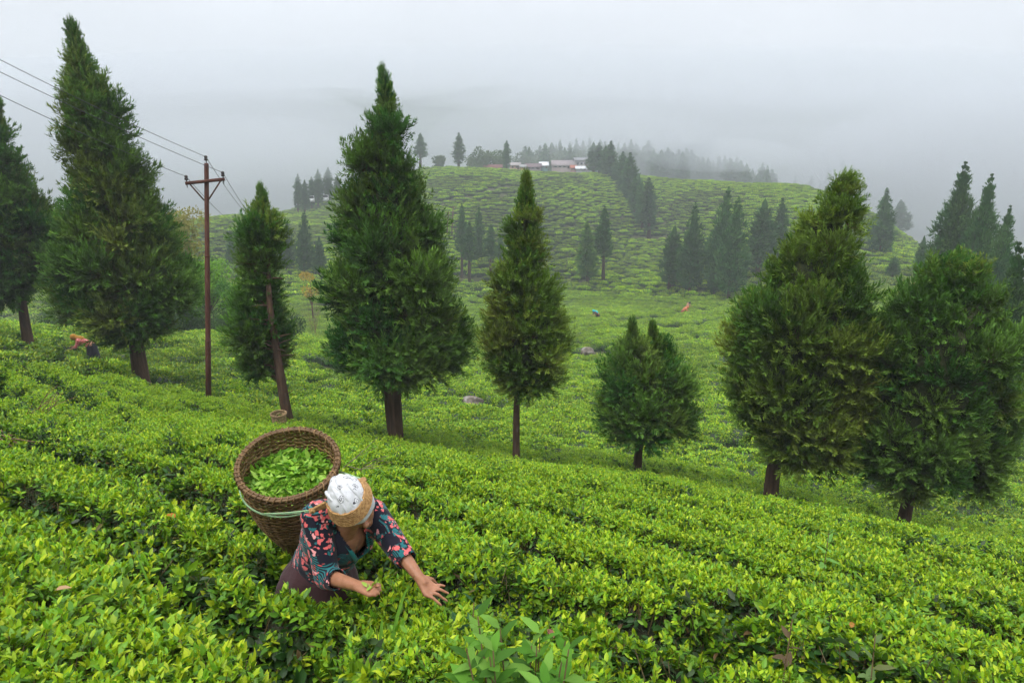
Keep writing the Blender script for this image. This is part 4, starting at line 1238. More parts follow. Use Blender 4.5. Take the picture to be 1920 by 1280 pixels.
    for h in hs:
        c = L(waist) * (1 - h) ** 1.0 + np.array([0, 0, .22]) * h
        c = np.array([np.interp(h, [0, .25, 1], [L(waist)[0], L(pel)[0], .01]), np.interp(h, [0, .25, 1], [L(waist)[1], L(pel)[1], 0]), np.interp(h, [0, 1], [L(waist)[2] + .01, .22])])
        rx = np.interp(h, [0, .12, .3, 1], [.138, .172, .195, .25])
        fold = 1 + (.015 + .07 * h) * np.sin(th * 9 + 1.3 * np.sin(th * 2) + h * 1.2) + .02 * h * np.sin(th * 17)
        Vs.append(np.stack([c[0] + rx * 1.05 * fold * np.cos(th), c[1] + rx * fold * np.sin(th), np.full(72, c[2]) + .02 * np.cos(th + 2.2) * (1 - h)], 1))
    Vs = np.concatenate(Vs)
    Fs = np.array([[k * 72 + i, k * 72 + (i + 1) % 72, (k + 1) * 72 + (i + 1) % 72, (k + 1) * 72 + i] for k in range(21) for i in range(72)])
    sk = link('skirt', mesh_from('skirt', Vs, Fs, smooth=True), mat_skirt, body)
    # ---- headscarf: cloth wound over the skull, knotted at the nape
    bm = bmesh.new(); bmesh.ops.create_icosphere(bm, subdivisions=5, radius=1.0)
    for v in bm.verts:
        p = np.array(v.co)                                    # local x right, y forward, z up
        k = 1 + .035 * math.sin(p[1] * 9 + p[2] * 6 + 3 * p[0]) * max(0, -p[1] + .3) + .022 * math.sin(p[0] * 14 + p[2] * 10 + 4 * math.sin(p[1] * 4)) + .07 * (float(fbm(p[0] * 3 + 5, p[1] * 3 + p[2] * 4, 4)) - .5)
        back = max(0, -p[1])
        q = H + u * .026 - f * .010 + (r * p[0] * .086 + f * p[1] * (.104 + .030 * back) + u * p[2] * (.118 if p[2] > 0 else .098)) * k
        v.co = Vector(q)
    me = bpy.data.meshes.new('headscarf'); bm.to_mesh(me); bm.free()
    def below(co):
        q = co - H; ff = q @ f; uu = q @ u
        return uu < np.where(ff > -.02, .004, .004 - (-.02 - ff) * .9)
    cut(me, below)
    for p in me.polygons: p.use_smooth = True
    sc_ = link('headscarf', me, mat_scarf, body)
    so = sc_.modifiers.new('thick', 'SOLIDIFY'); so.thickness = .006; so.offset = 1
    rollp = [H + u * .004 + f * .098 * math.cos(a) + r * .088 * math.sin(a) - f * .012 + u * .006 * math.sin(3 * a) for a in np.linspace(-2.0, 2.0, 30)]
    MB().tube(rollp, .0145 + .003 * np.sin(np.arange(30)), 8).build('scarf_fold', mat_scarf, sc_, smooth=True)
    for k_, (a0, rr_) in enumerate(((-.55, .010), (-.15, .012), (.25, .011), (.62, .009))):   # wound folds over the crown
        fp = []
        for t_ in np.linspace(.35, 2.75, 18):
            e_ = f * math.cos(t_) + u * math.sin(t_); w_ = math.sin(a0) * (1 + .25 * math.sin(t_ * 2 + k_))
            fp.append(H + u * .026 - f * .010 + f * math.cos(t_) * (.104 if t_ < 1.57 else .124) * math.cos(a0) + u * math.sin(t_) * .117 * math.cos(a0 * .9) + r * .086 * w_)
        MB().tube(fp, [rr_ * (.35 + .65 * math.sin(math.pi * i_ / 17)) for i_ in range(18)], 8).build('scarf_fold', mat_scarf, sc_, smooth=True)
    kp = H - f * .125 - u * .005
    MB().tube([kp + r * .02, kp, kp - r * .02], [.014, .022, .014], 8).build('scarf_knot', mat_scarf, sc_, smooth=True)
    for sg in (-1, 1):
        MB().tube([kp, kp - f * .02 - u * .03 + r * .02 * sg, kp - u * .085 + r * .035 * sg - f * .015], [.012, .018, .006], 8).build('scarf_tail', mat_scarf, sc_, smooth=True)
    # closed lids and brows under the scarf
    for sg in (-1, 1):
        MB().tube([H + u * .002 + f * .078 + r * sg * .018, H - u * .001 + f * .082 + r * sg * .030, H + u * .001 + f * .074 + r * sg * .043], [.0012, .002, .001], 5).build('eyelashes', mat_hair, body)
    MB().tube([H - u * .0655 + f * .089 - r * .02, H - u * .0655 + f * .0935, H - u * .0655 + f * .089 + r * .02], [.0006, .0014, .0006], 5).build('mouth', mat_lips, body)
    return dict(H=H + o0, f=f, u=u, r=r, chest=chest, lat=lat, handR=pR + o0)

mat_lips = noise_material('lips', (.20, .06, .045), (.24, .07, .05), rough=.4, bump=0)
PK = build_picker()

# ================================================================ basket
def bamboo_material(name, c1, c2, stretch=(1, 1, 1)):
    m, n, l, out = new_mat(name)
    tc = n.new('ShaderNodeTexCoord'); nz = n.new('ShaderNodeTexNoise'); nz.inputs['Scale'].default_value = 22; nz.inputs['Detail'].default_value = 6
    l.new(tc.outputs['Object'], nz.inputs['Vector'])
    oi = n.new('ShaderNodeObjectInfo')
    c = _ramp(n, l, nz.outputs['Fac'], [(.3, c1), (.7, c2)], 'LINEAR')
    mr = n.new('ShaderNodeMapRange'); mr.inputs['To Min'].default_value = .7; mr.inputs['To Max'].default_value = 1.25
    l.new(oi.outputs['Random'], mr.inputs[0])
    sc = n.new('ShaderNodeVectorMath'); sc.operation = 'SCALE'; l.new(c, sc.inputs[0]); l.new(mr.outputs[0], sc.inputs['Scale'])
    p = n.new('ShaderNodeBsdfPrincipled'); p.inputs['Roughness'].default_value = .55; p.inputs['Specular IOR Level'].default_value = .35
    l.new(sc.outputs[0], p.inputs['Base Color'])
    b = n.new('ShaderNodeBump'); b.inputs['Strength'].default_value = .25; b.inputs['Distance'].default_value = .003
    l.new(nz.outputs['Fac'], b.inputs['Height']); l.new(b.outputs[0], p.inputs['Normal'])
    l.new(p.outputs[0], out.inputs['Surface'])
    return m
mat_cane = bamboo_material('split_bamboo', (.16, .090, .034), (.31, .19, .085))
mat_cane_dark = bamboo_material('dark_split_bamboo', (.11, .060, .024), (.21, .122, .052))
def _w(n, l, co, s):
    w = n.new('ShaderNodeTexWave'); w.inputs['Scale'].default_value = s; w.inputs['Distortion'].default_value = 2; l.new(co, w.inputs['Vector']); return w.outputs['Fac']
mat_rope = fabric_material('green_rope', lambda n, l, co: _ramp(n, l, _w(n, l, co, 55), [(0, (.50, .50, .28)), (.5, (.05, .36, .20))]))
mat_jute = noise_material('jute', (.22, .115, .040), (.46, .275, .115), scale=90, detail=3, rough=.9, bump=.35, bump_dist=.004, stretch=(1, 1, 1))

MAT_CANE, MAT_CANE_DARK = mat_cane, mat_cane_dark
def woven_basket(label, rim_c, axis, R, height, prof, n_stake=34, row=.0135, parent_parts=True, name='woven_basket', seg=4, mats=None):
    mat_cane, mat_cane_dark = mats or (MAT_CANE, MAT_CANE_DARK)
    axis = unit(np.asarray(axis, float))
    e1 = unit(np.cross(axis, [0, 1, 0])); e2 = np.cross(axis, e1)
    base = np.asarray(rim_c) - axis * height
    root = empty(name, base)
    tag(root, label, 'basket')
    rad = lambda h: R * np.interp(h, [p[0] for p in prof], [p[1] for p in prof])      # h: 0 at rim .. 1 at foot
    def P(h, th, off):
        h, th, off = np.broadcast_arrays(np.asarray(h, float), th, off)
        rr = rad(h) + off
        return axis * ((1 - h) * height)[..., None] + np.cos(th)[..., None] * e1 * rr[..., None] + np.sin(th)[..., None] * e2 * rr[..., None]
    amp = .0042
    rows = int(height / row)
    for k in range(rows):
        h0 = (k + .5) / rows
        N = n_stake * seg
        th = np.linspace(0, 2 * np.pi, N, endpoint=False)
        off = amp * np.cos(th * n_stake / 2 + np.pi * k)
        hh = np.full(N, h0) + .0016 / height * np.sin(th * 3 + k * 2.1)
        dh = row * .47 / height
        rings = [P(hh - dh, th, off + .0012), P(hh + dh, th, off + .0012), P(hh + dh, th, off - .0012), P(hh - dh, th, off - .0012)]
        V = np.concatenate(rings); i = np.arange(N); j = (i + 1) % N
        F = np.concatenate([np.stack([a * N + i, a * N + j, b * N + j, b * N + i], 1) for a, b in ((0, 1), (1, 2), (2, 3), (3, 0))])
        MB().add(V, F).build('weave_strand', mat_cane if (k * 7) % 3 else mat_cane_dark, root, smooth=False)
    hh = np.linspace(0, .985, 26)
    for s in range(n_stake):
        th0 = 2 * np.pi * s / n_stake
        w = np.minimum(.011, rad(hh) * 2 * np.pi / n_stake * .36)
        dth = w / rad(hh)
        V = np.concatenate([P(hh, th0 - dth, np.full(26, .0014)), P(hh, th0 + dth, np.full(26, .0014)), P(hh, th0 + dth, np.full(26, -.0014)), P(hh, th0 - dth, np.full(26, -.0014))])
        i = np.arange(25)
        F = np.concatenate([np.stack([a * 26 + i, b * 26 + i, b * 26 + i + 1, a * 26 + i + 1], 1) for a, b in ((0, 1), (1, 2), (2, 3), (3, 0))])
        MB().add(V, F).build('stake', mat_cane_dark, root)
    N = 96; th = np.linspace(0, 2 * np.pi, N + 1)
    for off, hz, rr in ((.008, .004, .008), (-.006, .002, .0075), (.011, .030, .006)):
        pts = P(np.full(N + 1, hz / height), th, np.full(N + 1, off)); pts += axis * .002 * np.sin(th * 7)[:, None]
        MB().tube(pts, rr, 7, caps=False).build('rim_hoop', mat_cane_dark, root, smooth=True)
    for s in range(52):                                       # binding round the rim
        a0 = 2 * np.pi * (s + .1) / 52; aa = a0 + np.array([-.02, 0, .02, .035, .02, 0, -.02])
        hh_ = np.array([.03, .012, -.006, -.010, -.004, .014, .03]) / height; oo = np.array([.016, .019, .014, .002, -.014, -.016, -.012])
        MB().tube(P(hh_, aa, oo),   .0032, 5).build('rim_binding', mat_cane_dark if s % 3 else mat_cane, root, smooth=True)
    Nf = 24; tf = np.linspace(0, 2 * np.pi, Nf, endpoint=False)
    Vf = np.concatenate([P(np.full(Nf, .99), tf, np.zeros(Nf) - .002), [axis * .006 * height]])
    MB().add(Vf, [[i, (i + 1) % Nf, Nf] for i in range(Nf)]).build('foot', mat_cane_dark, root)
    return root, P, base, e1, e2, axis

RIM = at(540, 866, 3.62)
B_AX = unit(np.array([.07, -.36, .93]))
bk, BP, b_base, be1, be2, bax = woven_basket('big brown wicker basket of tea leaves on the bending woman\'s back', RIM, B_AX, .254, .66,
                                             [(0, 1.0), (.1, .985), (.35, .95), (.55, .84), (.75, .66), (.9, .5), (1.0, .42)])
bl_ = lambda p: np.asarray(p) - b_base
# rope round the basket, knots, and the jute band across her head
H_, f_, u_, r_ = PK['H'], PK['f'], PK['u'], PK['r']
knot_l = at(585, 957, 3.02); knot_r = H_ - u_ * .05 - f_ * .13 - r_ * .085
rh = .19
ringp = [BP(np.full(1, rh), np.array([t]), np.full(1, .013))[0] for t in np.linspace(0, 2 * np.pi, 120)]
ang = [math.atan2(float((bl_(k) @ be2)), float(bl_(k) @ be1)) for k in (knot_l, knot_r)]
pts_px = np.array([np.array(at(*(0, 0), 1)) for _ in (0,)])
view_l = [BP(np.full(1, rh), np.array([t]), np.full(1, .014))[0] for t in np.linspace(0, 2 * np.pi, 361)]
view_w = np.array(view_l) + b_base
left_i = int(np.argmin(view_w[:, 0] / view_w[:, 1]))
def arc(i0, i1):
    step = 1 if ((i1 - i0) % 360) < 180 else -1
    out = []; i = i0
    while i != i1 % 360:
        out.append(view_l[i % 360]); i = (i + step) % 360
        if len(out) > 400: break
    return out
front_i = int(np.argmin(np.linalg.norm(view_w[:360] - at(478, 948, 3.4), axis=1)))
for dz in (.004, -.004):
    seg1 = arc(left_i, front_i)[::6]
    path = [p + bax * dz for p in seg1] + [bl_(knot_l) * .0 + view_l[front_i] + bax * dz, (view_l[front_i] * .5 + bl_(knot_l) * .5) + bax * (dz - .006), bl_(knot_l) + bax * dz]
    MB().tube(path, .0032, 6).build('rope', mat_rope, bk, smooth=True)
back = arc(left_i, (left_i + 170) % 360)[::6]
MB().tube(back, .0045, 6).build('rope', mat_rope, bk, smooth=True)
right_i = int(np.argmax(view_w[:360, 0] / view_w[:360, 1]))
MB().tube([view_l[right_i], (view_l[right_i] + bl_(knot_r)) / 2, bl_(knot_r)], .0045, 6).build('rope', mat_rope, bk, smooth=True)
# band
phis = np.linspace(-1.95, 1.95, 56); C_, Wd = [], []
for p in phis:
    c = H_ + u_ * (.056 + .006 * math.cos(p)) + f_ * .106 * math.cos(p) - f_ * .012 - r_ * .092 * math.sin(p)
    C_.append(c); Wd.append(np.interp(p, [-1.95, -1.5, -.9, -.2, .6, 1.95], [.020, .032, .037, .033, .026, .018]))
C_, Wd = list(C_), list(Wd)
def toward(c0, k, n):
    return [c0 + (k - c0) * t for t in np.linspace(0, 1, n + 1)[1:]]
# r_ points to her right hand: negative phi side lies on her right
C_ = toward(C_[0], knot_l, 8)[::-1] + C_ + toward(C_[-1], knot_r, 8)
Wd = list(np.linspace(.007, Wd[0] * .9, 8)) + Wd + list(np.linspace(Wd[-1] * .9, .007, 8))
C_ = np.array(C_); Wd = np.array(Wd)
tn = unit(np.gradient(C_, axis=0)); rad_ = C_ - H_ - u_ * .05; rad_ = unit(rad_ - tn * (rad_ * tn).sum(1, keepdims=True))
wd = np.cross(tn, rad_); wd *= np.sign(wd @ u_)[:, None]
tilt = unit(wd - rad_ * .28)
m_ = len(C_); nw = 7
rowsV = []
for q in np.linspace(-1, 1, nw): rowsV.append(C_ + tilt * (Wd * q)[:, None] + rad_ * (.004 + .0025 * np.cos(q * 9))[()])
for q in np.linspace(1, -1, nw): rowsV.append(C_ + tilt * (Wd * q)[:, None] - rad_ * .003)
i = np.arange(m_ - 1); Fb = []
for a in range(2 * nw):
    b = (a + 1) % (2 * nw); Fb.append(np.stack([a * m_ + i, a * m_ + i + 1, b * m_ + i + 1, b * m_ + i], 1))
MB().add(np.concatenate(rowsV) - b_base, np.concatenate(Fb)).build('head_strap', mat_jute, bk, smooth=True)
for q in np.linspace(-.92, .92, 8):                           # plaited cords of the band
    MB().tube(C_ + tilt * (Wd * q)[:, None] + rad_ * .0055 - b_base, .0042, 5, caps=False).build('plaited_cord', mat_jute, bk, smooth=True)
for k in (knot_l, knot_r):
    bmk = bmesh.new(); bmesh.ops.create_icosphere(bmk, subdivisions=2, radius=.014)
    for v in bmk.verts: v.co *= 1 + .25 * math.sin(v.co.x * 400) * math.sin(v.co.z * 300)
    mek = bpy.data.meshes.new('strap_knot'); bmk.to_mesh(mek); bmk.free()
    link('strap_knot', mek, mat_jute, bk, bl_(k))

# plucked leaves heaped in the basket
rngb = np.random.default_rng(77)
n = 1700
th = rngb.uniform(0, 2 * np.pi, n); q = np.sqrt(rngb.uniform(0, 1, n))
hgt = .10 + .035 * q ** 2 - .02 * fbm(np.cos(th) * q * 3, np.sin(th) * q * 3, 6) + rngb.uniform(0, .035, n)
rr = q * .215
Pl = np.stack([bax * 0] * n) + (bax[None] * (.66 - hgt)[:, None]) + np.cos(th)[:, None] * be1 * rr[:, None] + np.sin(th)[:, None] * be2 * rr[:, None]
D = unit(rngb.normal(0, 1, (n, 3)) * [1, 1, .45] + bax * .22)
Lf = rngb.uniform(.034, .075, n)
V, F, k = leaf_batch(Pl, D, Lf, Lf * rngb.uniform(.3, .42, n), rngb.uniform(-.1, .3, n), rngb.uniform(.1, .5, n), True, rngb.normal(0, .8, n))
PLUCK = np.array([[.17, .36, .03], [.24, .44, .04], [.13, .30, .03], [.32, .50, .08]])
mbh = MB(); mbh.add(V, F, np.repeat(PLUCK[rngb.integers(0, 4, n)] * rngb.uniform(.8, 1.15, (n, 1)), k, 0))
tt = np.linspace(0, 2 * np.pi, 30, endpoint=False)
Vh = np.concatenate([bax * (.66 - .19) + np.cos(tt)[:, None] * be1 * .236 + np.sin(tt)[:, None] * be2 * .236, [bax * (.66 - .165)]])
mbh.add(Vh, [[i, (i + 1) % 30, 30] for i in range(30)], (.06, .15, .02))
heap = mbh.build('plucked_tea_leaves', mat_tea, None, color=True, loc=b_base)
tag(heap, 'heap of freshly plucked tea leaves inside the big wicker basket', 'tea leaves', kind='stuff')
# the pinch of leaves in her near hand
nb = 7
V, F, k = leaf_batch(np.tile(np.array(PK['handR']) + [.015, -.01, .02], (nb, 1)) + rngb.normal(0, .006, (nb, 3)), rand_dirs(rngb, nb, 10, 80), rngb.uniform(.04, .06, nb), np.full(nb, .018), np.full(nb, .2), np.full(nb, .3), True)
hl = MB().add(V, F, np.tile(PLUCK[3], (len(V), 1))).build('plucked_shoot', mat_tea, None, color=True)
tag(hl, 'small pinch of yellow green tea shoots in the woman\'s near hand', 'tea shoot')
# ================================================================ farther conifers
ORD = ['lowest', 'second lowest', 'third lowest', 'fourth lowest', 'fifth lowest', 'sixth lowest', 'seventh lowest', 'eighth lowest', 'ninth lowest', 'tenth lowest', 'eleventh lowest', 'topmost']
row = [(1217, 330, 440, 34, 133, 1), (1204, 326, 427, 30, 138, 0), (1191, 328, 414, 26, 143, 1), (1197, 312, 402, 28, 148, 0), (1182, 283, 392, 32, 154, 1), (1172, 300, 380, 26, 159, 0),
       (1168, 282, 366, 28, 165, 1), (1156, 288, 354, 24, 170, 0), (1146, 262, 344, 28, 176, 1), (1136, 262, 334, 26, 181, 0), (1124, 266, 328, 26, 187, 1), (1113, 256, 322, 28, 192, 0)]
for i, (x, yt, yb, w, d, sh) in enumerate(row):
    far_tree(x, yt, yb, w, d, sh, ORD[i] + ' conifer of the row running down the hill from the village', 'conifers in a row down the hill')
named = [(1101, 410, 528, 36, 94, 4, 'left of the two conifers standing alone below the tree row', 0), (1134, 383, 527, 34, 95, 2, 'taller right one of the two conifers alone below the tree row', 3),
         (1268, 402, 512, 44, 92, 0, 'leftmost conifer of the clump right of centre in the valley', 12), (1305, 374, 532, 54, 89, 3, 'second conifer from the left in the valley clump right of centre', 12),
         (1368, 343, 530, 60, 88, 3, 'tallest leaning conifer of the valley clump right of centre', 30), (1386, 362, 552, 62, 82, 3, 'nearest broad conifer of the valley clump, down to the ground', 20),
         (1438, 348, 515, 54, 90, 0, 'slim conifer behind the left shoulder of the broad leaning tree', 18), (1468, 368, 510, 34, 95, 1, 'small conifer peeping out beside the broad leaning tree', 8),
         (1262, 448, 512, 24, 96, 0, 'low conifer at the left foot of the valley clump', 0), (1288, 470, 522, 22, 90, 0, 'little conifer between the trunks of the valley clump', 0), (1340, 490, 536, 26, 86, 0, 'low bright conifer at the foot of the tallest clump tree', 0),
         (866, 378, 522, 26, 100, 2, 'left conifer of the long-trunked group behind the big forked conifer', 0), (880, 412, 527, 30, 97, 2, 'front conifer of the long-trunked group, bright crown', 0),
         (898, 385, 512, 24, 106, 1, 'dark narrow conifer at the back of the long-trunked group', 0), (920, 418, 520, 26, 98, 2, 'right conifer of the long-trunked group with clean stem', 0), (938, 440, 515, 20, 103, 2, 'half hidden conifer left of the olive green one', 0),
         (570, 390, 512, 36, 96, 3, 'bluish conifer seen between the half-bare tree and the forked conifer', 0), (598, 430, 512, 26, 95, 0, 'smaller bluish conifer touching the forked conifer on its left', 0),
         (538, 400, 512, 30, 98, 0, 'bluish conifer peeping out behind the half-bare conifer', 0), (432, 436, 512, 20, 100, 1, 'thin bluish conifer left of the half-bare conifer', 0),
         (788, 248, 312, 26, 192, 2, 'ghostly conifer on the hill crest beside the forked conifer', 0), (860, 247, 314, 24, 187, 1, 'lone dark conifer on the crest left of the village', 0),
         (950, 262, 322, 17, 186, 1, 'column-shaped conifer standing among the village houses', 0),
         (1664, 348, 482, 48, 100, 3, 'lone leaning conifer on the hill\'s right flank in mist', 16), (1679, 474, 510, 24, 84, 0, 'tiny conifer on the tea slope beside the broad leaning tree', 4),
         (1690, 372, 445, 34, 190, 2, 'faint grey conifer behind the lone leaning one', 0),
         (1812, 295, 540, 90, 52, 5, 'tallest of the leaning conifers behind the dome-topped tree', 38), (1862, 318, 545, 76, 49, 5, 'middle one of the leaning conifers behind the dome-topped tree', 40), (1896, 378, 560, 66, 46, 5, 'shortest of the leaning conifers at the right edge', 30),
         (1735, 425, 505, 26, 76, 0, 'small conifer left of the leaning conifers at the right', 6), (1912, 440, 760, 110, 26, 5, 'dark conifer cut by the right edge of the picture', 14)]
for x, yt, yb, w, d, sh, lab, ln in named:
    far_tree(x, yt, yb, w, d, sh, lab, 'conifers in the valley and on the hill', ln)
ORD2 = ['leftmost', 'second from the left', 'third from the left', 'fourth from the left', 'fifth from the left', 'rightmost']
for i, (x, yt, yb, w, d) in enumerate([(558, 324, 390, 18, 172), (571, 326, 392, 20, 170), (584, 330, 386, 18, 176), (596, 304, 384, 20, 178), (615, 312, 378, 22, 180), (632, 320, 372, 16, 184)]):
    far_tree(x, yt, yb, w, d, (1, 0)[i % 2], ORD2[i] + ' of the misty conifers beside the white vans', 'misty conifers beside the white vans')
rngf = np.random.default_rng(5)
fx = 985.0
while fx < 1460:                                               # wood along the far side of the crest
    top = np.interp(fx, [985, 1040, 1100, 1170, 1240, 1300, 1400, 1460], [262, 256, 250, 256, 270, 276, 292, 318]) + rngf.uniform(-6, 14)
    d = rngf.uniform(212, 246); yb = np.interp(fx, [985, 1100, 1250, 1460], [322, 330, 345, 352]) + 8
    far_tree(fx, top, yb, rngf.uniform(24, 38), d, (0, 1, 3)[int(rngf.integers(0, 3))], 'misty conifer in the dense wood behind the hill crest', 'misty wood behind the hill crest')
    fx += rngf.uniform(7, 13)
for i, (x, yt) in enumerate([(1463, 326), (1492, 326), (1506, 322), (1522, 326), (1540, 318), (1554, 312), (1581, 293)]):
    far_tree(x, yt, 372, 24 if i < 6 else 34, 262, (0, 1)[i % 2] if i < 6 else 3, ['first', 'second', 'third', 'fourth', 'fifth', 'sixth', 'seventh and tallest'][i] + ' ghostly conifer from the left on the right end of the crest', 'ghostly conifers on the right end of the crest')

# ================================================================ broadleaf trees, shrubs, bare trees
mat_broad = leaf_material('broad_leaf', rough=.6, trans=.22, vary=.1, spec=.15)
def broadleaf(name, label, px, pyb, pyt, wpx, depth, cols, seed, n=3500, leaf=.16, cat='tree', group=None, lobes=9, trunk=.08, low=.25):
    b = on_ground(at(px, pyb, depth)); t = at_y(px, pyt, b[1]); h = t[2] - b[2]; w = wpx / FPX * depth / 2
    low = max(low, (at_y(px, pyb, b[1])[2] - b[2]) / h - .1)
    root = empty(name, b); tag(root, label, cat, group)
    rng = np.random.default_rng(seed)
    c = np.stack([rng.normal(0, .42, lobes) * w, rng.normal(0, .42, lobes) * w, h * (low + (1 - low) * rng.uniform(.12, .86, lobes))], 1); c[0] = [0, 0, h * .8]
    rr = rng.uniform(.32, .55, lobes) * w
    k = rng.integers(0, lobes, n); e = unit(rng.normal(0, 1, (n, 3)) + [0, 0, .25])
    P = c[k] + e * (rr[k] * rng.uniform(.55, 1.08, n))[:, None] * [1, 1, .85]
    P[:, 2] = np.minimum(P[:, 2], h)
    cols = np.array(cols); mixv = np.clip(rng.normal(.5, .3, lobes)[k] + rng.normal(0, .15, n), 0, 1)[:, None]
    C = cols[0] * (1 - mixv) + cols[1] * mixv
    Lf = leaf * rng.uniform(.7, 1.3, n)
    V, F, q = leaf_batch(P - e * .03, unit(e + rng.normal(0, .6, (n, 3)) - [0, 0, .3]), Lf, Lf * .55, rng.uniform(0, .3, n), rng.uniform(0, .3, n), False, rng.normal(0, .6, n))
    link('crown', MB().add(V, F, np.repeat(C, q, 0)).mesh('crown', color=True), mat_broad, root)
    mb = MB().tube([[0, 0, -.3], [.02 * w, 0, h * .35], [0, .02, h * .75]], [trunk, trunk * .7, trunk * .2], 7)
    for j in range(lobes): mb.tube([[0, 0, h * .3], c[j] * .6 + [0, 0, h * .1], c[j]], [trunk * .5, trunk * .3, trunk * .1], 5, caps=False)
    link('trunk', mb.mesh('trunk', smooth=True), mat_bark, root)
    return root
BR_Y = ((.16, .17, .03), (.30, .26, .05)); BR_G = ((.05, .16, .010), (.17, .36, .015)); BR_D = ((.018, .05, .010), (.05, .115, .018)); BR_M = ((.045, .09, .035), (.09, .14, .05))
broadleaf('broadleaf_tree', 'yellowish broadleaf tree behind the utility pole', 352, 640, 362, 124, 46, BR_Y, 1, 9000, .17, lobes=18)
broadleaf('broadleaf_tree', 'bright green broadleaf tree right behind the utility pole', 398, 645, 478, 104, 44, BR_G, 2, 9000, .15, lobes=15, low=.05)
broadleaf('shrub', 'yellow green shrub between the utility pole and half-bare conifer', 478, 640, 560, 64, 45, ((.20, .26, .03), (.36, .38, .05)), 3, 2600, .12, 'shrub', lobes=8, low=.05)
for i, (x, yb, yt, w, d, lab) in enumerate([(150, 622, 545, 150, 38, 'dark shrub between the two leftmost conifers'), (235, 628, 560, 130, 39, 'dark shrub behind the trunk of the very tall conifer'), (315, 640, 560, 110, 40, 'dark shrub left of the utility pole'),
                                             (360, 642, 585, 90, 40, 'low dark shrub at the foot of the yellowish tree'), (440, 642, 560, 100, 41, 'dark shrub under the bright green tree'), (515, 640, 590, 90, 42, 'dark shrub behind the foot of the half-bare conifer'), (405, 640, 455, 70, 60, 'dark pointed tree behind the bright green tree')]):
    broadleaf('shrub', lab, x, yb, yt, w, d, BR_D, 20 + i, 5200, .13, 'shrub', 'dark shrubs along the field edge', lobes=12, low=.0, trunk=.04)
broadleaf('broadleaf_tree', 'small yellow-flowered tree left of the big forked conifer', 584, 560, 498, 44, 70, ((.30, .22, .02), (.48, .34, .03)), 40, 700, .2, lobes=6, low=.4)
for i, (x, yb, yt, w, lab) in enumerate([(898, 318, 274, 46, 'pale round tree beside the lone crest conifer'), (915, 320, 288, 50, 'grey green tree left of the column-shaped conifer'), (935, 320, 282, 52, 'round tree just left of the village houses'), (822, 316, 292, 24, 'small round tree on the crest near the forked conifer'), (885, 318, 296, 26, 'small pale tree beside the lone crest conifer'), (975, 320, 284, 50, 'round tree behind the pink village house'), (1010, 320, 284, 60, 'round tree behind the white village house'), (1050, 320, 286, 64, 'broad tree behind the long village house'), (1085, 320, 284, 54, 'broad tree behind the right village houses')]):
    broadleaf('broadleaf_tree', lab, x, yb, yt, w, 200 + 3 * i, BR_M, 50 + i, 1500, .6, group='round trees about the village', lobes=9, low=.1, trunk=.2)

mat_twig = noise_material('twig_bark', (.10, .075, .055), (.20, .16, .12), scale=20, rough=.9, bump=.2)
mat_twig_red = noise_material('reddish_twig', (.12, .06, .045), (.22, .12, .09), scale=20, rough=.9, bump=.2)
def bare_tree(name, label, px, pyb, pyt, wpx, depth, seed, mat, stems=3, levels=4, leaves=None, nleaf=0, cat='tree', leafsize=.09, thick=.035, lift=0.0):
    b = on_ground(at(px, pyb, depth)); b[2] += lift; t = at_y(px, pyt, b[1]); h = t[2] - b[2]; w = wpx / FPX * depth / 2
    root = empty(name, b); tag(root, label, cat)
    rng = np.random.default_rng(seed); mb = MB(); tips = []
    def grow(p, d, L, r, lev):
        e = p + d * L; m = (p + e) / 2 + rng.normal(0, .05 * L, 3)
        mb.tube([p, m, e], [r, r * .8, r * .55], 5 if lev < 2 else 3, caps=False)
        if lev >= levels: tips.append(e); return
        for _ in range(3 if lev else 4):
            nd = unit(d + rng.normal(0, .42, 3) + [0, 0, .12]); grow(m if rng.uniform() < .3 else e, nd, L * rng.uniform(.55, .8), r * .55, lev + 1)
    for s_ in range(stems):
        grow(np.array([rng.normal(0, .06), rng.normal(0, .06), -.1]), unit(np.array([rng.normal(0, .25), rng.normal(0, .25), 1])), h * .40, thick, 0)
    V = np.concatenate(mb.V); sx = w / max(np.abs(V[:, :2]).max(), .01); sz = h / V[:, 2].max()
    mb.V = [v * [sx, sx, sz] for v in mb.V]
    link('branches', mb.mesh('branches'), mat, root)
    if nleaf:
        tp = np.array(tips) * [sx, sx, sz]; k = rng.integers(0, len(tp), nleaf)
        Lf = leafsize * rng.uniform(.6, 1.3, nleaf)
        V, F, q = leaf_batch(tp[k] + rng.normal(0, .05, (nleaf, 3)), rand_dirs(rng, nleaf, -60, 40), Lf, Lf * .5, rng.uniform(0, .3, nleaf), rng.uniform(0, .3, nleaf), False)
        o = link('leaves', MB().add(V, F, np.repeat(np.array(leaves)[rng.integers(0, len(leaves), nleaf)], q, 0)).mesh('leaves', color=True), mat_broad, root)
        tag(o, kind='stuff')
    return root
bare_tree('bare_tree', 'spindly tree with few yellow leaves between the two rightmost conifers', 1680, 690, 505, 66, 32, 61, mat_twig, 4, 3, [(.35, .28, .05), (.30, .16, .04), (.2, .22, .05)], 420, leafsize=.10, thick=.03)
bare_tree('bare_tree', 'leafless greyish shrub left of the big conifer behind the right dome tree', 1735, 600, 500, 60, 36, 62, mat_twig_red, 5, 3, thick=.02, cat='shrub')
bare_tree('bare_shrub', 'leafless reddish brushwood left of the big forked conifer', 590, 625, 530, 64, 55, 63, mat_twig_red, 8, 3, thick=.022, cat='shrub')
bare_tree('bare_tree', 'leafless grey tree top between the two leftmost conifers', 103, 560, 342, 64, 42, 64, mat_twig, 2, 4, thick=.07)
bare_tree('bare_tree', 'thin nearly bare sapling left of the two lone valley conifers', 1057, 522, 445, 22, 93, 65, mat_twig, 1, 3, thick=.05)

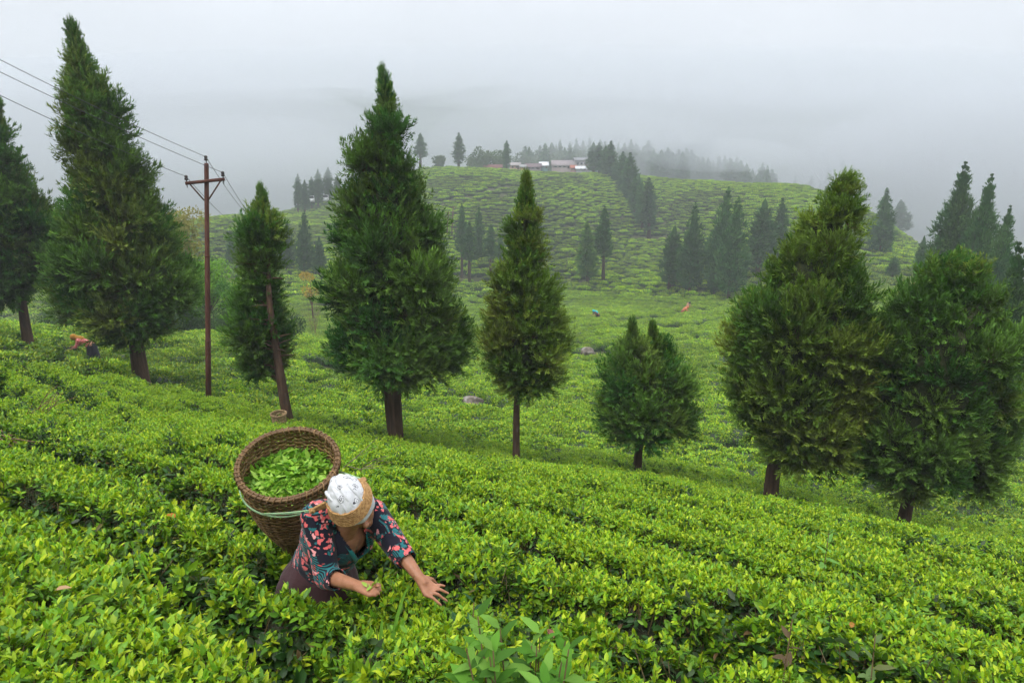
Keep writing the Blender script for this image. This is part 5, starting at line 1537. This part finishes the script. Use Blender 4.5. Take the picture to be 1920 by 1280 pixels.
# ================================================================ utility poles and wires
mat_pole = noise_material('rusty_steel', (.055, .020, .013), (.125, .048, .030), scale=5, detail=8, rough=.7, bump=.25, bump_dist=.004, c3=(.085, .030, .020), stretch=(1, 1, .3))
mat_insul = noise_material('brown_porcelain', (.018, .012, .010), (.035, .022, .018), rough=.25, bump=0, spec=.5)
mat_wire = noise_material('wire', (.03, .03, .032), (.05, .05, .052), rough=.5, bump=0)
def pole(label, px, py_tea, py_top, depth, arm=None, group=None):
    b = at(px, py_tea, depth); b = on_ground(b); t = at_y(px + 2, py_top, b[1]); h = t[2] - b[2]
    root = empty('utility_pole', b); tag(root, label, 'utility pole', group)
    dx = t[0] - b[0]
    q = lambda z: np.array([dx * z / h, 0, z])
    steps = [(-.6, .068), (h * .33, .066), (h * .335, .060), (h * .66, .058), (h * .665, .052), (h - .04, .050), (h, .044)]
    MB().tube([q(z) for z, _ in steps], [r for _, r in steps], 14).build('post', mat_pole, root, smooth=True)
    for z in (h * .334, h * .664): MB().tube([q(z - .02), q(z + .02)], .068 if z < h * .5 else .061, 14).build('collar', mat_pole, root, smooth=True)
    tips = []
    if arm:
        za = h - .40; half = .43
        R = Matrix.Rotation(math.radians(-6), 3, 'Y') @ Matrix.Rotation(math.radians(10), 3, 'Z')
        ax = np.array(R @ Vector((1, 0, 0)))
        c = q(za) + [0, -.075, 0]
        MB().box(c, (half * 2, .05, .075), R).build('crossarm', mat_pole, root)
        for s in (-1, 1):
            a = c + ax * s * half * .78 - [0, 0, .03]; e = q(za - .43) + np.array([s * .045, -.03, 0])
            MB().tube([a, e], .017, 6).build('brace', mat_pole, root)
            i0 = c + ax * s * (half - .03)
            MB().tube([i0 + [0, 0, z] for z in (-.10, .03, .06, .075, .10, .115, .14, .16, .175, .18)], [.010, .010, .014, .042, .044, .028, .040, .036, .022, .01], 10).build('insulator', mat_insul, root, smooth=True)
            tips.append(i0 + [0, 0, .15] + b)
        i0 = q(h)
        MB().tube([i0 + [0, 0, z] for z in (-.02, .03, .05, .065, .09, .105, .13, .15, .165, .17)], [.010, .010, .014, .042, .044, .028, .040, .036, .022, .01], 10).build('insulator', mat_insul, root, smooth=True)
        tips.append(i0 + [0, 0, .14] + b)
    return root, tips
_, tips = pole('rusty brown steel utility pole with crossarm left of the half-bare conifer', 385, 738, 306, 17, True)
_, tips2 = pole('farther utility pole standing behind the half-bare conifer', 494, 640, 428, 42, True)
for i, (tp, px0, nm) in enumerate([(tips[0], (0, 162), 'lowest'), (tips[1], (0, 118), 'middle'), (tips[2], (0, 95), 'highest')]):
    p0 = at(px0[0], px0[1], 12.0); a = p0 + (p0 - tp) * .9; 
    P_ = np.array([tp + (a - tp) * t + np.array([0, 0, -.55 * t * (1.9 / 1.9 - t) * 1.2]) for t in np.linspace(0, 1, 40)])
    w_ = MB().tube(P_ - tp, .0062, 5).build('power_wire', mat_wire, None, loc=tp)
    tag(w_, nm + ' of the three wires running from the pole to the upper left', 'wire', 'power wires')
    e = tips2[i]
    P_ = np.array([tp + (e - tp) * t + np.array([0, 0, -1.6 * t * (1 - t)]) for t in np.linspace(0, 1, 40)])
    w_ = MB().tube(P_ - tp, .0062, 5).build('power_wire', mat_wire, None, loc=tp)
    tag(w_, ['wire from the left insulator', 'wire from the right insulator', 'wire from the pole top'][i] + ' running down behind the half-bare conifer', 'wire', 'power wires')
for px, yt, lab in ((838, 397, 'left'), (847, 387, 'right')):
    b = on_ground(at(px, 462, 118)); t = at_y(px + 3, yt, b[1])
    root = empty('utility_pole', b); tag(root, lab + ' of the two thin far poles beside the big forked conifer', 'utility pole', 'far thin poles')
    MB().tube([[0, 0, -.5], t - b], [.10, .07], 8).build('post', mat_pole, root, smooth=True)
    MB().box((t - b) - [0, 0, .15], (1.3, .09, .1)).build('crossarm', mat_pole, root)

# ================================================================ village
def house(label, x0, x1, ytop, ybase, depth, wall, roof, ridge=.45, seed=0, win=2, skew=0.0, deep=4.5):
    b = at((x0 + x1) / 2, ybase, depth); g = gz(b[0], b[1]); W = (x1 - x0) / FPX * depth
    t = at_y((x0 + x1) / 2, ytop, b[1]); h = t[2] - b[2]
    root = empty('village_house', b, skew); tag(root, label, 'house', 'houses of the village on the crest')
    mw = noise_material('plaster', tuple(c * .8 for c in wall), wall, scale=1.5, rough=.9, bump=.1)
    mr = noise_material('roof_sheet', tuple(c * .7 for c in roof), roof, scale=1.2, rough=.7, bump=.2, stretch=(4, .5, 1))
    hw = h * (1 - ridge); dep = deep
    drop_ = min(0, g - b[2]) - 1.0
    mb = MB(); mb.box((0, dep / 2, (hw + drop_) / 2), (W, dep, hw - drop_))
    mb.add([[-W / 2, 0, hw], [-W / 2, dep, hw], [-W / 2, dep / 2, h - .1], [W / 2, 0, hw], [W / 2, dep, hw], [W / 2, dep / 2, h - .1]], [[0, 1, 2], [3, 5, 4]])
    mb.build('wall', mw, root)
    ov = .35; r_ = MB()
    for y0, y1, z0, z1 in ((-ov, dep / 2, hw - .12, h), (dep + ov, dep / 2, hw - .12, h)):
        a = np.array([[-W / 2 - ov, y0, z0], [W / 2 + ov, y0, z0], [W / 2 + ov, y1, z1], [-W / 2 - ov, y1, z1]])
        r_.add(np.concatenate([a, a + [0, 0, .09]]), [[0, 1, 2, 3], [4, 7, 6, 5], [0, 4, 5, 1], [1, 5, 6, 2], [2, 6, 7, 3], [3, 7, 4, 0]])
    r_.build('roof', mr, root)
    nwin = max(1, win)
    for i in range(nwin):
        xw = -W / 2 + W * (i + .7) / (nwin + .6)
        wn2 = MB().box((xw, -.03, hw * .55), (min(.9, W * .2), .08, hw * .36)).build('window', mat_frame, root)
        MB().box((xw, -.08, hw * .55), (min(.75, W * .16), .03, hw * .29)).build('pane', mat_glass, wn2)
    dr = MB().box((W * .32, -.03, hw * .38), (min(.9, W * .18), .08, hw * .74)).build('door', mat_door, root)
    MB().box((W * .32 + .25, -.10, hw * .36), (.05, .06, .12)).build('handle', mat_wire, dr)
    return root
mat_frame = noise_material('painted_frame', (.30, .32, .33), (.4, .42, .43), rough=.6, bump=0)
mat_glass = noise_material('dark_pane', (.02, .025, .03), (.04, .045, .05), rough=.12, bump=0, spec=.6)
mat_door = noise_material('door_wood', (.10, .05, .03), (.16, .08, .05), rough=.6, bump=0)
house('low house with maroon roof at the left end of the village', 906, 940, 309, 319, 197, (.30, .22, .20), (.16, .055, .050), .55, 1, 3)
house('pinkish house half behind the column-shaped conifer', 956, 975, 305, 318, 199, (.50, .30, .24), (.34, .30, .30), .35, 2, 2)
house('brown roofed house left of the bright white house', 986, 1014, 307, 318, 198, (.30, .25, .25), (.15, .10, .11), .55, 3, 3)
house('bright white house in the middle of the village', 1013, 1027, 304, 316, 200, (.12, .22, .20), (.78, .80, .82), .5, 4, 1)
house('long house with grey pink roof in the village', 1036, 1074, 301, 316, 201, (.34, .27, .26), (.28, .23, .24), .6, 5, 4)
house('pale two-storey house at the right end of the village', 1078, 1104, 296, 314, 204, (.36, .32, .32), (.22, .22, .24), .25, 6, 3)
house('small hut with white sheet roof at the right end of the village', 1081, 1100, 312, 319, 196, (.4, .4, .4), (.75, .77, .80), .6, 7, 1, deep=3)
house('tiny orange roofed hut in front of the long house', 1071, 1080, 310, 318, 197, (.35, .2, .15), (.40, .12, .07), .6, 8, 1, deep=2)
house('small yellow hut beside the pinkish house', 976, 985, 309, 318, 198, (.55, .42, .10), (.3, .3, .3), .4, 9, 1, deep=2)

# white vans parked on the hill road at the left
mat_van = noise_material('white_paint', (.70, .71, .72), (.8, .81, .82), rough=.3, bump=0, spec=.5)
mat_tyre = noise_material('tyre', (.012, .012, .012), (.03, .03, .03), rough=.9, bump=0)
def van(label, px, py, depth, rz):
    b = at(px, py, depth); g = gz(b[0], b[1]); b[2] = max(b[2] - .2, g)
    root = empty('parked_van', b, rz); tag(root, label, 'van', 'white vans beside the misty conifers')
    body = MB(); prof = [(-1.9, .35), (-1.95, .95), (-1.6, 1.1), (-1.1, 1.85), (1.8, 1.9), (1.95, 1.7), (1.95, .35)]
    n_ = len(prof); V = [[-.8, y, z] for y, z in prof] + [[.8, y, z] for y, z in prof]
    body.add(V, [[i, (i + 1) % n_, n_ + (i + 1) % n_, n_ + i] for i in range(n_)])
    body.F3.append(np.array([[0, i, i + 1] for i in range(1, n_ - 1)] + [[n_, n_ + i + 1, n_ + i] for i in range(1, n_ - 1)]))
    body.build('body', mat_van, root)
    MB().box((0, -1.38, 1.48), (1.3, .04, .62), Matrix.Rotation(math.radians(-34), 3, 'X')).build('windscreen', mat_glass, root)
    for s in (-1, 1):
        MB().box((s * .81, .2, 1.45), (.03, 2.4, .45)).build('side_window', mat_glass, root)
        MB().box((s * .55, -1.96, .8), (.3, .05, .16)).build('headlight', mat_frame, root)
        for y in (-1.2, 1.2): MB().tube([[s * .66, y, .32], [s * .84, y, .32]], .32, 14).build('wheel', mat_tyre, root)
    return root
van('left white van among the misty conifers on the hill road', 583, 379, 176, .35)
van('right white van among the misty conifers on the hill road', 611, 377, 180, .2)

# ================================================================ other pickers
def small_picker(label, base, face, bend, cols, hood, basket=None, name='person', kneel=0.0):
    """bent-over picker standing in the tea: one body skin, dress and headcloth as clothing"""
    root = empty(name, base); tag(root, label, 'person')
    f = unit(np.array([face[0], face[1], 0])); s = np.cross([0, 0, 1], f); z = np.array([0, 0, 1.])
    hip = z * .82; ch = hip + f * .30 * bend + z * .36 * (1.15 - .5 * bend); hd = ch + f * .20 + z * .12
    sh = [ch + s * q * .16 for q in (-1, 1)]; el = [p + f * .10 - z * .22 + s * q * .04 for p, q in zip(sh, (-1, 1))]; wr = [p + f * .20 - z * .06 for p in el]
    parts = [('cone', hip, .12, ch, .12), ('cone', ch, .07, hd - z * .02, .05), ('ell', hd, [f * .095, s * .075, z * .11]), ('ell', hd + f * .09 - z * .02, [f * .015, s * .012, z * .02])]
    for q in (0, 1):
        parts += [('cone', sh[q], .05, el[q], .04), ('cone', el[q], .038, wr[q], .026), ('cone', wr[q], .025, wr[q] + f * .08, .02)]
        g = s * (.09 if q else -.09)
        parts += [('cone', hip + g, .085, g * 1.1 + z * .42 + f * .03, .06), ('cone', g * 1.1 + z * .42 + f * .03, .055, g * 1.1 + z * .05, .04), ('cone', g * 1.1 + z * .04, .04, g * 1.1 + f * .14 + z * .03, .03)]
        for fi in (-1.5, -.5, .5, 1.5): parts.append(('cone', wr[q] + f * .07 + s * fi * .012, .008, wr[q] + f * .14 + s * fi * .018 - z * .02, .007))
    body = link('body', remeshed('body', parts, .014, 2), mat_skin, root)
    top = [('cone', hip - z * .05, .15, ch, .145), ('cone', sh[0], .075, sh[1], .075)] + [('cone', sh[q], .062, el[q], .052) for q in (0, 1)]
    m1 = fabric_material('dress_cloth', (lambda n, l, co: _mix(n, l, _ramp(n, l, _spots(n, l, co), [(0, W3), (.38, B3)]), cols[0], cols[1])))
    link('dress', remeshed('dress', top, .014, 4), m1, body)
    th = np.linspace(0, 2 * np.pi, 32, endpoint=False)
    Vs = np.concatenate([np.stack([np.cos(th) * r_, np.sin(th) * r_, np.full(32, zz)], 1) for zz, r_ in ((.88, .14), (.75, .18), (.5, .2), (.25, .24))])
    link('skirt', mesh_from('skirt', Vs, [[k * 32 + i, k * 32 + (i + 1) % 32, (k + 1) * 32 + (i + 1) % 32, (k + 1) * 32 + i] for k in range(3) for i in range(32)], smooth=True), fabric_material('skirt_cloth', plain(cols[2])), body)
    hp = [('ell', hd + z * .02 - f * .02, [f * .118, s * .10, z * .118]), ('cone', hd - f * .06, .085, ch - f * .06 + z * .05, .11)]
    if hood[1] > 0: hp.append(('cone', ch - f * .05 + z * .04, .13, hip * .45 + ch * .55 - f * .04 + z * .05, .15 * hood[1]))
    me = remeshed('headcloth', hp, .014, 4)
    link('headcloth', me, fabric_material('headcloth', plain(hood[0])), body)
    return root
def _spots(n, l, co):
    v = n.new('ShaderNodeTexVoronoi'); v.inputs['Scale'].default_value = 22; l.new(co, v.inputs['Vector']); return v.outputs['Distance']
p_, d_ = hit(176, 672, .45)
small_picker('picker with orange headcloth and pink dress bending low on the left slope', on_ground(p_, -.16), (-.96, -.28), 1.25, ((.55, .13, .12), (.70, .34, .28), (.02, .02, .03)), ((.42, .20, .03), 0.0))
p_, d_ = hit(1121, 598, .35)
small_picker('picker in turquoise shawl bending over tea in the valley', on_ground(p_), (-.9, -.4), 1.1, ((.10, .05, .05), (.13, .06, .06), (.035, .018, .018)), ((.01, .42, .46), .95))
p_, d_ = hit(1280, 590, .35)
small_picker('left of two pickers in orange on the valley path', on_ground(p_), (.9, -.3), 1.1, ((.55, .18, .08), (.6, .22, .1), (.25, .08, .05)), ((.50, .16, .08), .9))
p_, d_ = hit(1288, 582, .35)
small_picker('right of two pickers, dark haired with white collar, on the valley path', on_ground(p_), (.6, -.7), .5, ((.5, .2, .1), (.6, .6, .6), (.3, .1, .06)), ((.03, .025, .025), .0))

# small basket left standing in the tea
p_, d_ = hit(523, 786, .75)
woven_basket('small pale wicker basket standing in the tea near the half-bare conifer', np.array([p_[0], p_[1], gz(p_[0], p_[1]) + .88]), (0, -.1, 1), .15, .5, [(0, 1), (.5, .9), (1, .6)], n_stake=16, row=.03, seg=4, mats=(bamboo_material('pale_bamboo', (.30, .20, .10), (.48, .34, .19)), bamboo_material('pale_bamboo', (.26, .17, .08), (.40, .28, .15))))

# ================================================================ rocks
mat_rock = noise_material('lichen_rock', (.085, .078, .068), (.30, .29, .27), scale=3.0, detail=8, rough=.95, bump=.8, bump_dist=.05, c3=(.15, .125, .10))
def rock(label, px, py, wpx, hpx, seed, lift=.3):
    p, d = hit(px, py, lift); b = on_ground(p); w = wpx / FPX * d / 2; h = hpx / FPX * d
    bm = bmesh.new(); bmesh.ops.create_icosphere(bm, subdivisions=4, radius=1)
    for v in bm.verts:
        c = v.co; k = 1 + .5 * (float(fbm(c.x * 1.5 + seed, c.y * 1.5 + c.z * 1.9, seed, 4)) - .5)
        v.co = Vector((c.x * w * k, c.y * w * .7 * k, max(-.3, (c.z * k + .3)) * h * .75 + lift))
    me = bpy.data.meshes.new('rock'); bm.to_mesh(me); bm.free()
    return tag(link('rock', me, mat_rock, None, b), label, 'rock')
rock('grey lichen-covered boulder among tea right of the forked trunk', 884, 762, 46, 20, 3, .25)
rock('brown and white boulder on bare soil right of the olive conifer', 1101, 663, 26, 13, 4, .1)

# ================================================================ foreground plants and litter
mat_weed = leaf_material('weed_leaf', rough=.7, trans=.2, vary=0, spec=.08)
def weed(label, px, py, d, h, n_stem, spread, leafL, seed, cols, cat='plant', stemc=(.14, .10, .05)):
    c = at(px, py, d); b = on_ground(c)
    root = empty('broadleaf_weed', b); tag(root, label, cat)
    rng = np.random.default_rng(seed)
    for k in range(n_stem):
        a = rng.uniform(0, 6.28); q = np.sqrt(rng.uniform(0, 1)) * spread
        top = np.array([np.cos(a) * q, np.sin(a) * q, h * rng.uniform(.82, 1.06)])
        foot = top * [.35, .35, 0]; mid = (foot + top) / 2 + rng.normal(0, .02, 3)
        st = MB().tube([foot, mid, top], [.005, .004, .0025], 5, stemc).build('stem', mat_weed, root, color=True)
        nl = 9
        hh = np.linspace(.62, 1.0, nl); P = np.stack([np.interp(hh, [0, .5, 1], [foot[i], mid[i], top[i]]) for i in range(3)], 1)
        an = np.arange(nl) * 2.4 + rng.uniform(0, 6); el = np.radians(np.linspace(-5, 50, nl) + rng.normal(0, 8, nl))
        D = np.stack([np.cos(an) * np.cos(el), np.sin(an) * np.cos(el), np.sin(el)], 1)
        Lf = leafL * np.linspace(1.1, .55, nl) * rng.uniform(.85, 1.15, nl)
        for j in range(nl):
            V, F, q_ = leaf_batch(P[j:j + 1], D[j:j + 1], Lf[j:j + 1], Lf[j:j + 1] * .40, np.array([rng.uniform(.05, .35)]), np.array([rng.uniform(.1, .35)]), True, rng.normal(0, .2, 1))
            MB().add(V, F, np.tile(np.array(cols[rng.integers(0, len(cols))]) * rng.uniform(.85, 1.15), (len(V), 1))).build('leaf', mat_weed, root, color=True)
    return root
WEED = [(.07, .19, .02), (.10, .24, .028), (.14, .28, .045), (.05, .13, .018)]
weed('large-leaved pale green weed at the bottom of the picture, right of middle', 975, 1235, 2.35, .93, 17, .22, .15, 5, WEED)
weed('dark-leaved weed sprig beside the woman\'s reaching hand', 868, 1128, 2.95, .80, 2, .05, .10, 6, [(.03, .08, .03), (.04, .10, .035)])
weed('purplish young sprig at the bottom right', 1478, 1235, 2.9, .95, 1, .01, .09, 7, [(.10, .07, .04), (.07, .12, .04)])
weed('drooping brownish sprig at the bottom right beside the purplish one', 1640, 1225, 3.1, .95, 1, .01, .11, 8, [(.12, .14, .05), (.10, .16, .05)])
weed('pale green sprig standing above the tea on the right', 1548, 1035, 5.2, .98, 1, .01, .12, 9, [(.14, .30, .06)])
def grass_blade(label, px0, py0, px1, py1, d, w):
    a = at(px0, py0, d + .05); e = at(px1, py1, d)
    g = empty('grass_tuft', on_ground(a)); tag(g, label, 'grass')
    o0 = np.array(g.location)
    for k, (sx, sl) in enumerate(((0, 1.0), (-.03, .7), (.03, .55))):
        t = np.linspace(0, 1, 12); foot = np.array([a[0], a[1], gz(a[0], a[1]) + .3])
        end = foot + (e - foot) * sl + [sx * 3, 0, 0]
        P_ = np.stack([foot + (end - foot) * q + np.array([0, 0, .12 * math.sin(q * 3.14)]) for q in t]) - o0
        wv_ = (w * np.sin(np.clip(t * 1.0 + .12, 0, 1) * 3.14) ** .7)[:, None] * np.array([.8, .1, .3])
        V = np.concatenate([P_ - wv_ / 2, P_ + [0, .002, -.004], P_ + wv_ / 2]); i = np.arange(11)
        F = np.concatenate([np.stack([i, i + 1, 12 + i + 1, 12 + i], 1), np.stack([12 + i, 12 + i + 1, 24 + i + 1, 24 + i], 1)])
        MB().add(V, F, np.tile((.17, .36, .05), (len(V), 1))).build('blade', mat_weed, g, color=True)
    return g
grass_blade('long bright grass blade in front of the woman\'s reaching arm', 708, 1170, 778, 1078, 2.75, .022)
grass_blade('grass blade curling above the tea at the lower left', 300, 1090, 238, 1008, 2.9, .012)
def dead_leaf(label, px, py, lift, L, col, ang):
    p, d = hit(px, py, .78); b = np.array([p[0], p[1], gz(p[0], p[1]) + float(canopy(np.array([p[0]]), np.array([p[1]]))[0]) + lift - .03])
    L *= .7
    V, F, k = leaf_batch(np.zeros((1, 3)), np.array([[math.cos(ang), math.sin(ang), .35]]), np.array([L]), np.array([L * .5]), np.array([.35]), np.array([.3]), True)
    return tag(MB().add(V, F, np.tile(col, (len(V), 1))).build('dead_leaf', mat_weed, None, color=True, loc=b), label, 'leaf', 'dead leaves on the tea')
dead_leaf('orange brown dead leaf on the tea left of the basket', 325, 945, .05, .12, (.36, .13, .025), 2.6)
dead_leaf('pale tan dead leaf on the lower left tea', 97, 1082, .05, .085, (.42, .27, .15), .3)
dead_leaf('brown dead leaf on the lower left tea near the bottom', 315, 1160, .04, .09, (.20, .10, .05), -.5)
dead_leaf('reddish brown dead leaf by the bottom middle weed', 1040, 1150, .05, .09, (.22, .10, .07), 2.0)
dead_leaf('orange dead leaf on the tea at the far right', 1600, 1150, .05, .08, (.38, .18, .05), 1.0)
# dry sticks
def sticks(label, px, py, n, L, seed, mat, lift=.75, flat=.3):
    p, d = hit(px, py, lift); b = on_ground(p); root = empty('dry_branch', b); tag(root, label, 'branch')
    rng = np.random.default_rng(seed)
    for k in range(n):
        a = rng.uniform(-.5, 1.2); D = unit(np.array([math.cos(a), rng.normal(0, .4), sorted((flat * .3, flat * 1.6))[0] + rng.uniform() * abs(flat) * 1.3])); s0 = np.array([rng.normal(0, .10), rng.normal(0, .1), lift - .05])
        e = s0 + D * L * rng.uniform(.6, 1.1); m = (s0 + e) / 2 + rng.normal(0, .03, 3)
        tw = MB().tube([s0, m, e], [.006, .0045, .002], 5).build('twig', mat, root)
        q = m + unit(D + rng.normal(0, .4, 3)) * L * .4
        MB().tube([m, q], [.0035, .0015], 4).build('side_twig', mat, tw)
    return root
sticks('dry brown twigs lying on the tea at the left', 70, 775, 6, .55, 3, mat_twig_red, .72, .8)
sticks('bundle of dry reddish branches at the left edge', 5, 800, 7, .55, 4, mat_twig_red, .75, -.5)
sticks('pale dry twigs sticking out behind the headscarf', 668, 875, 4, .6, 5, mat_twig, .75, .5)
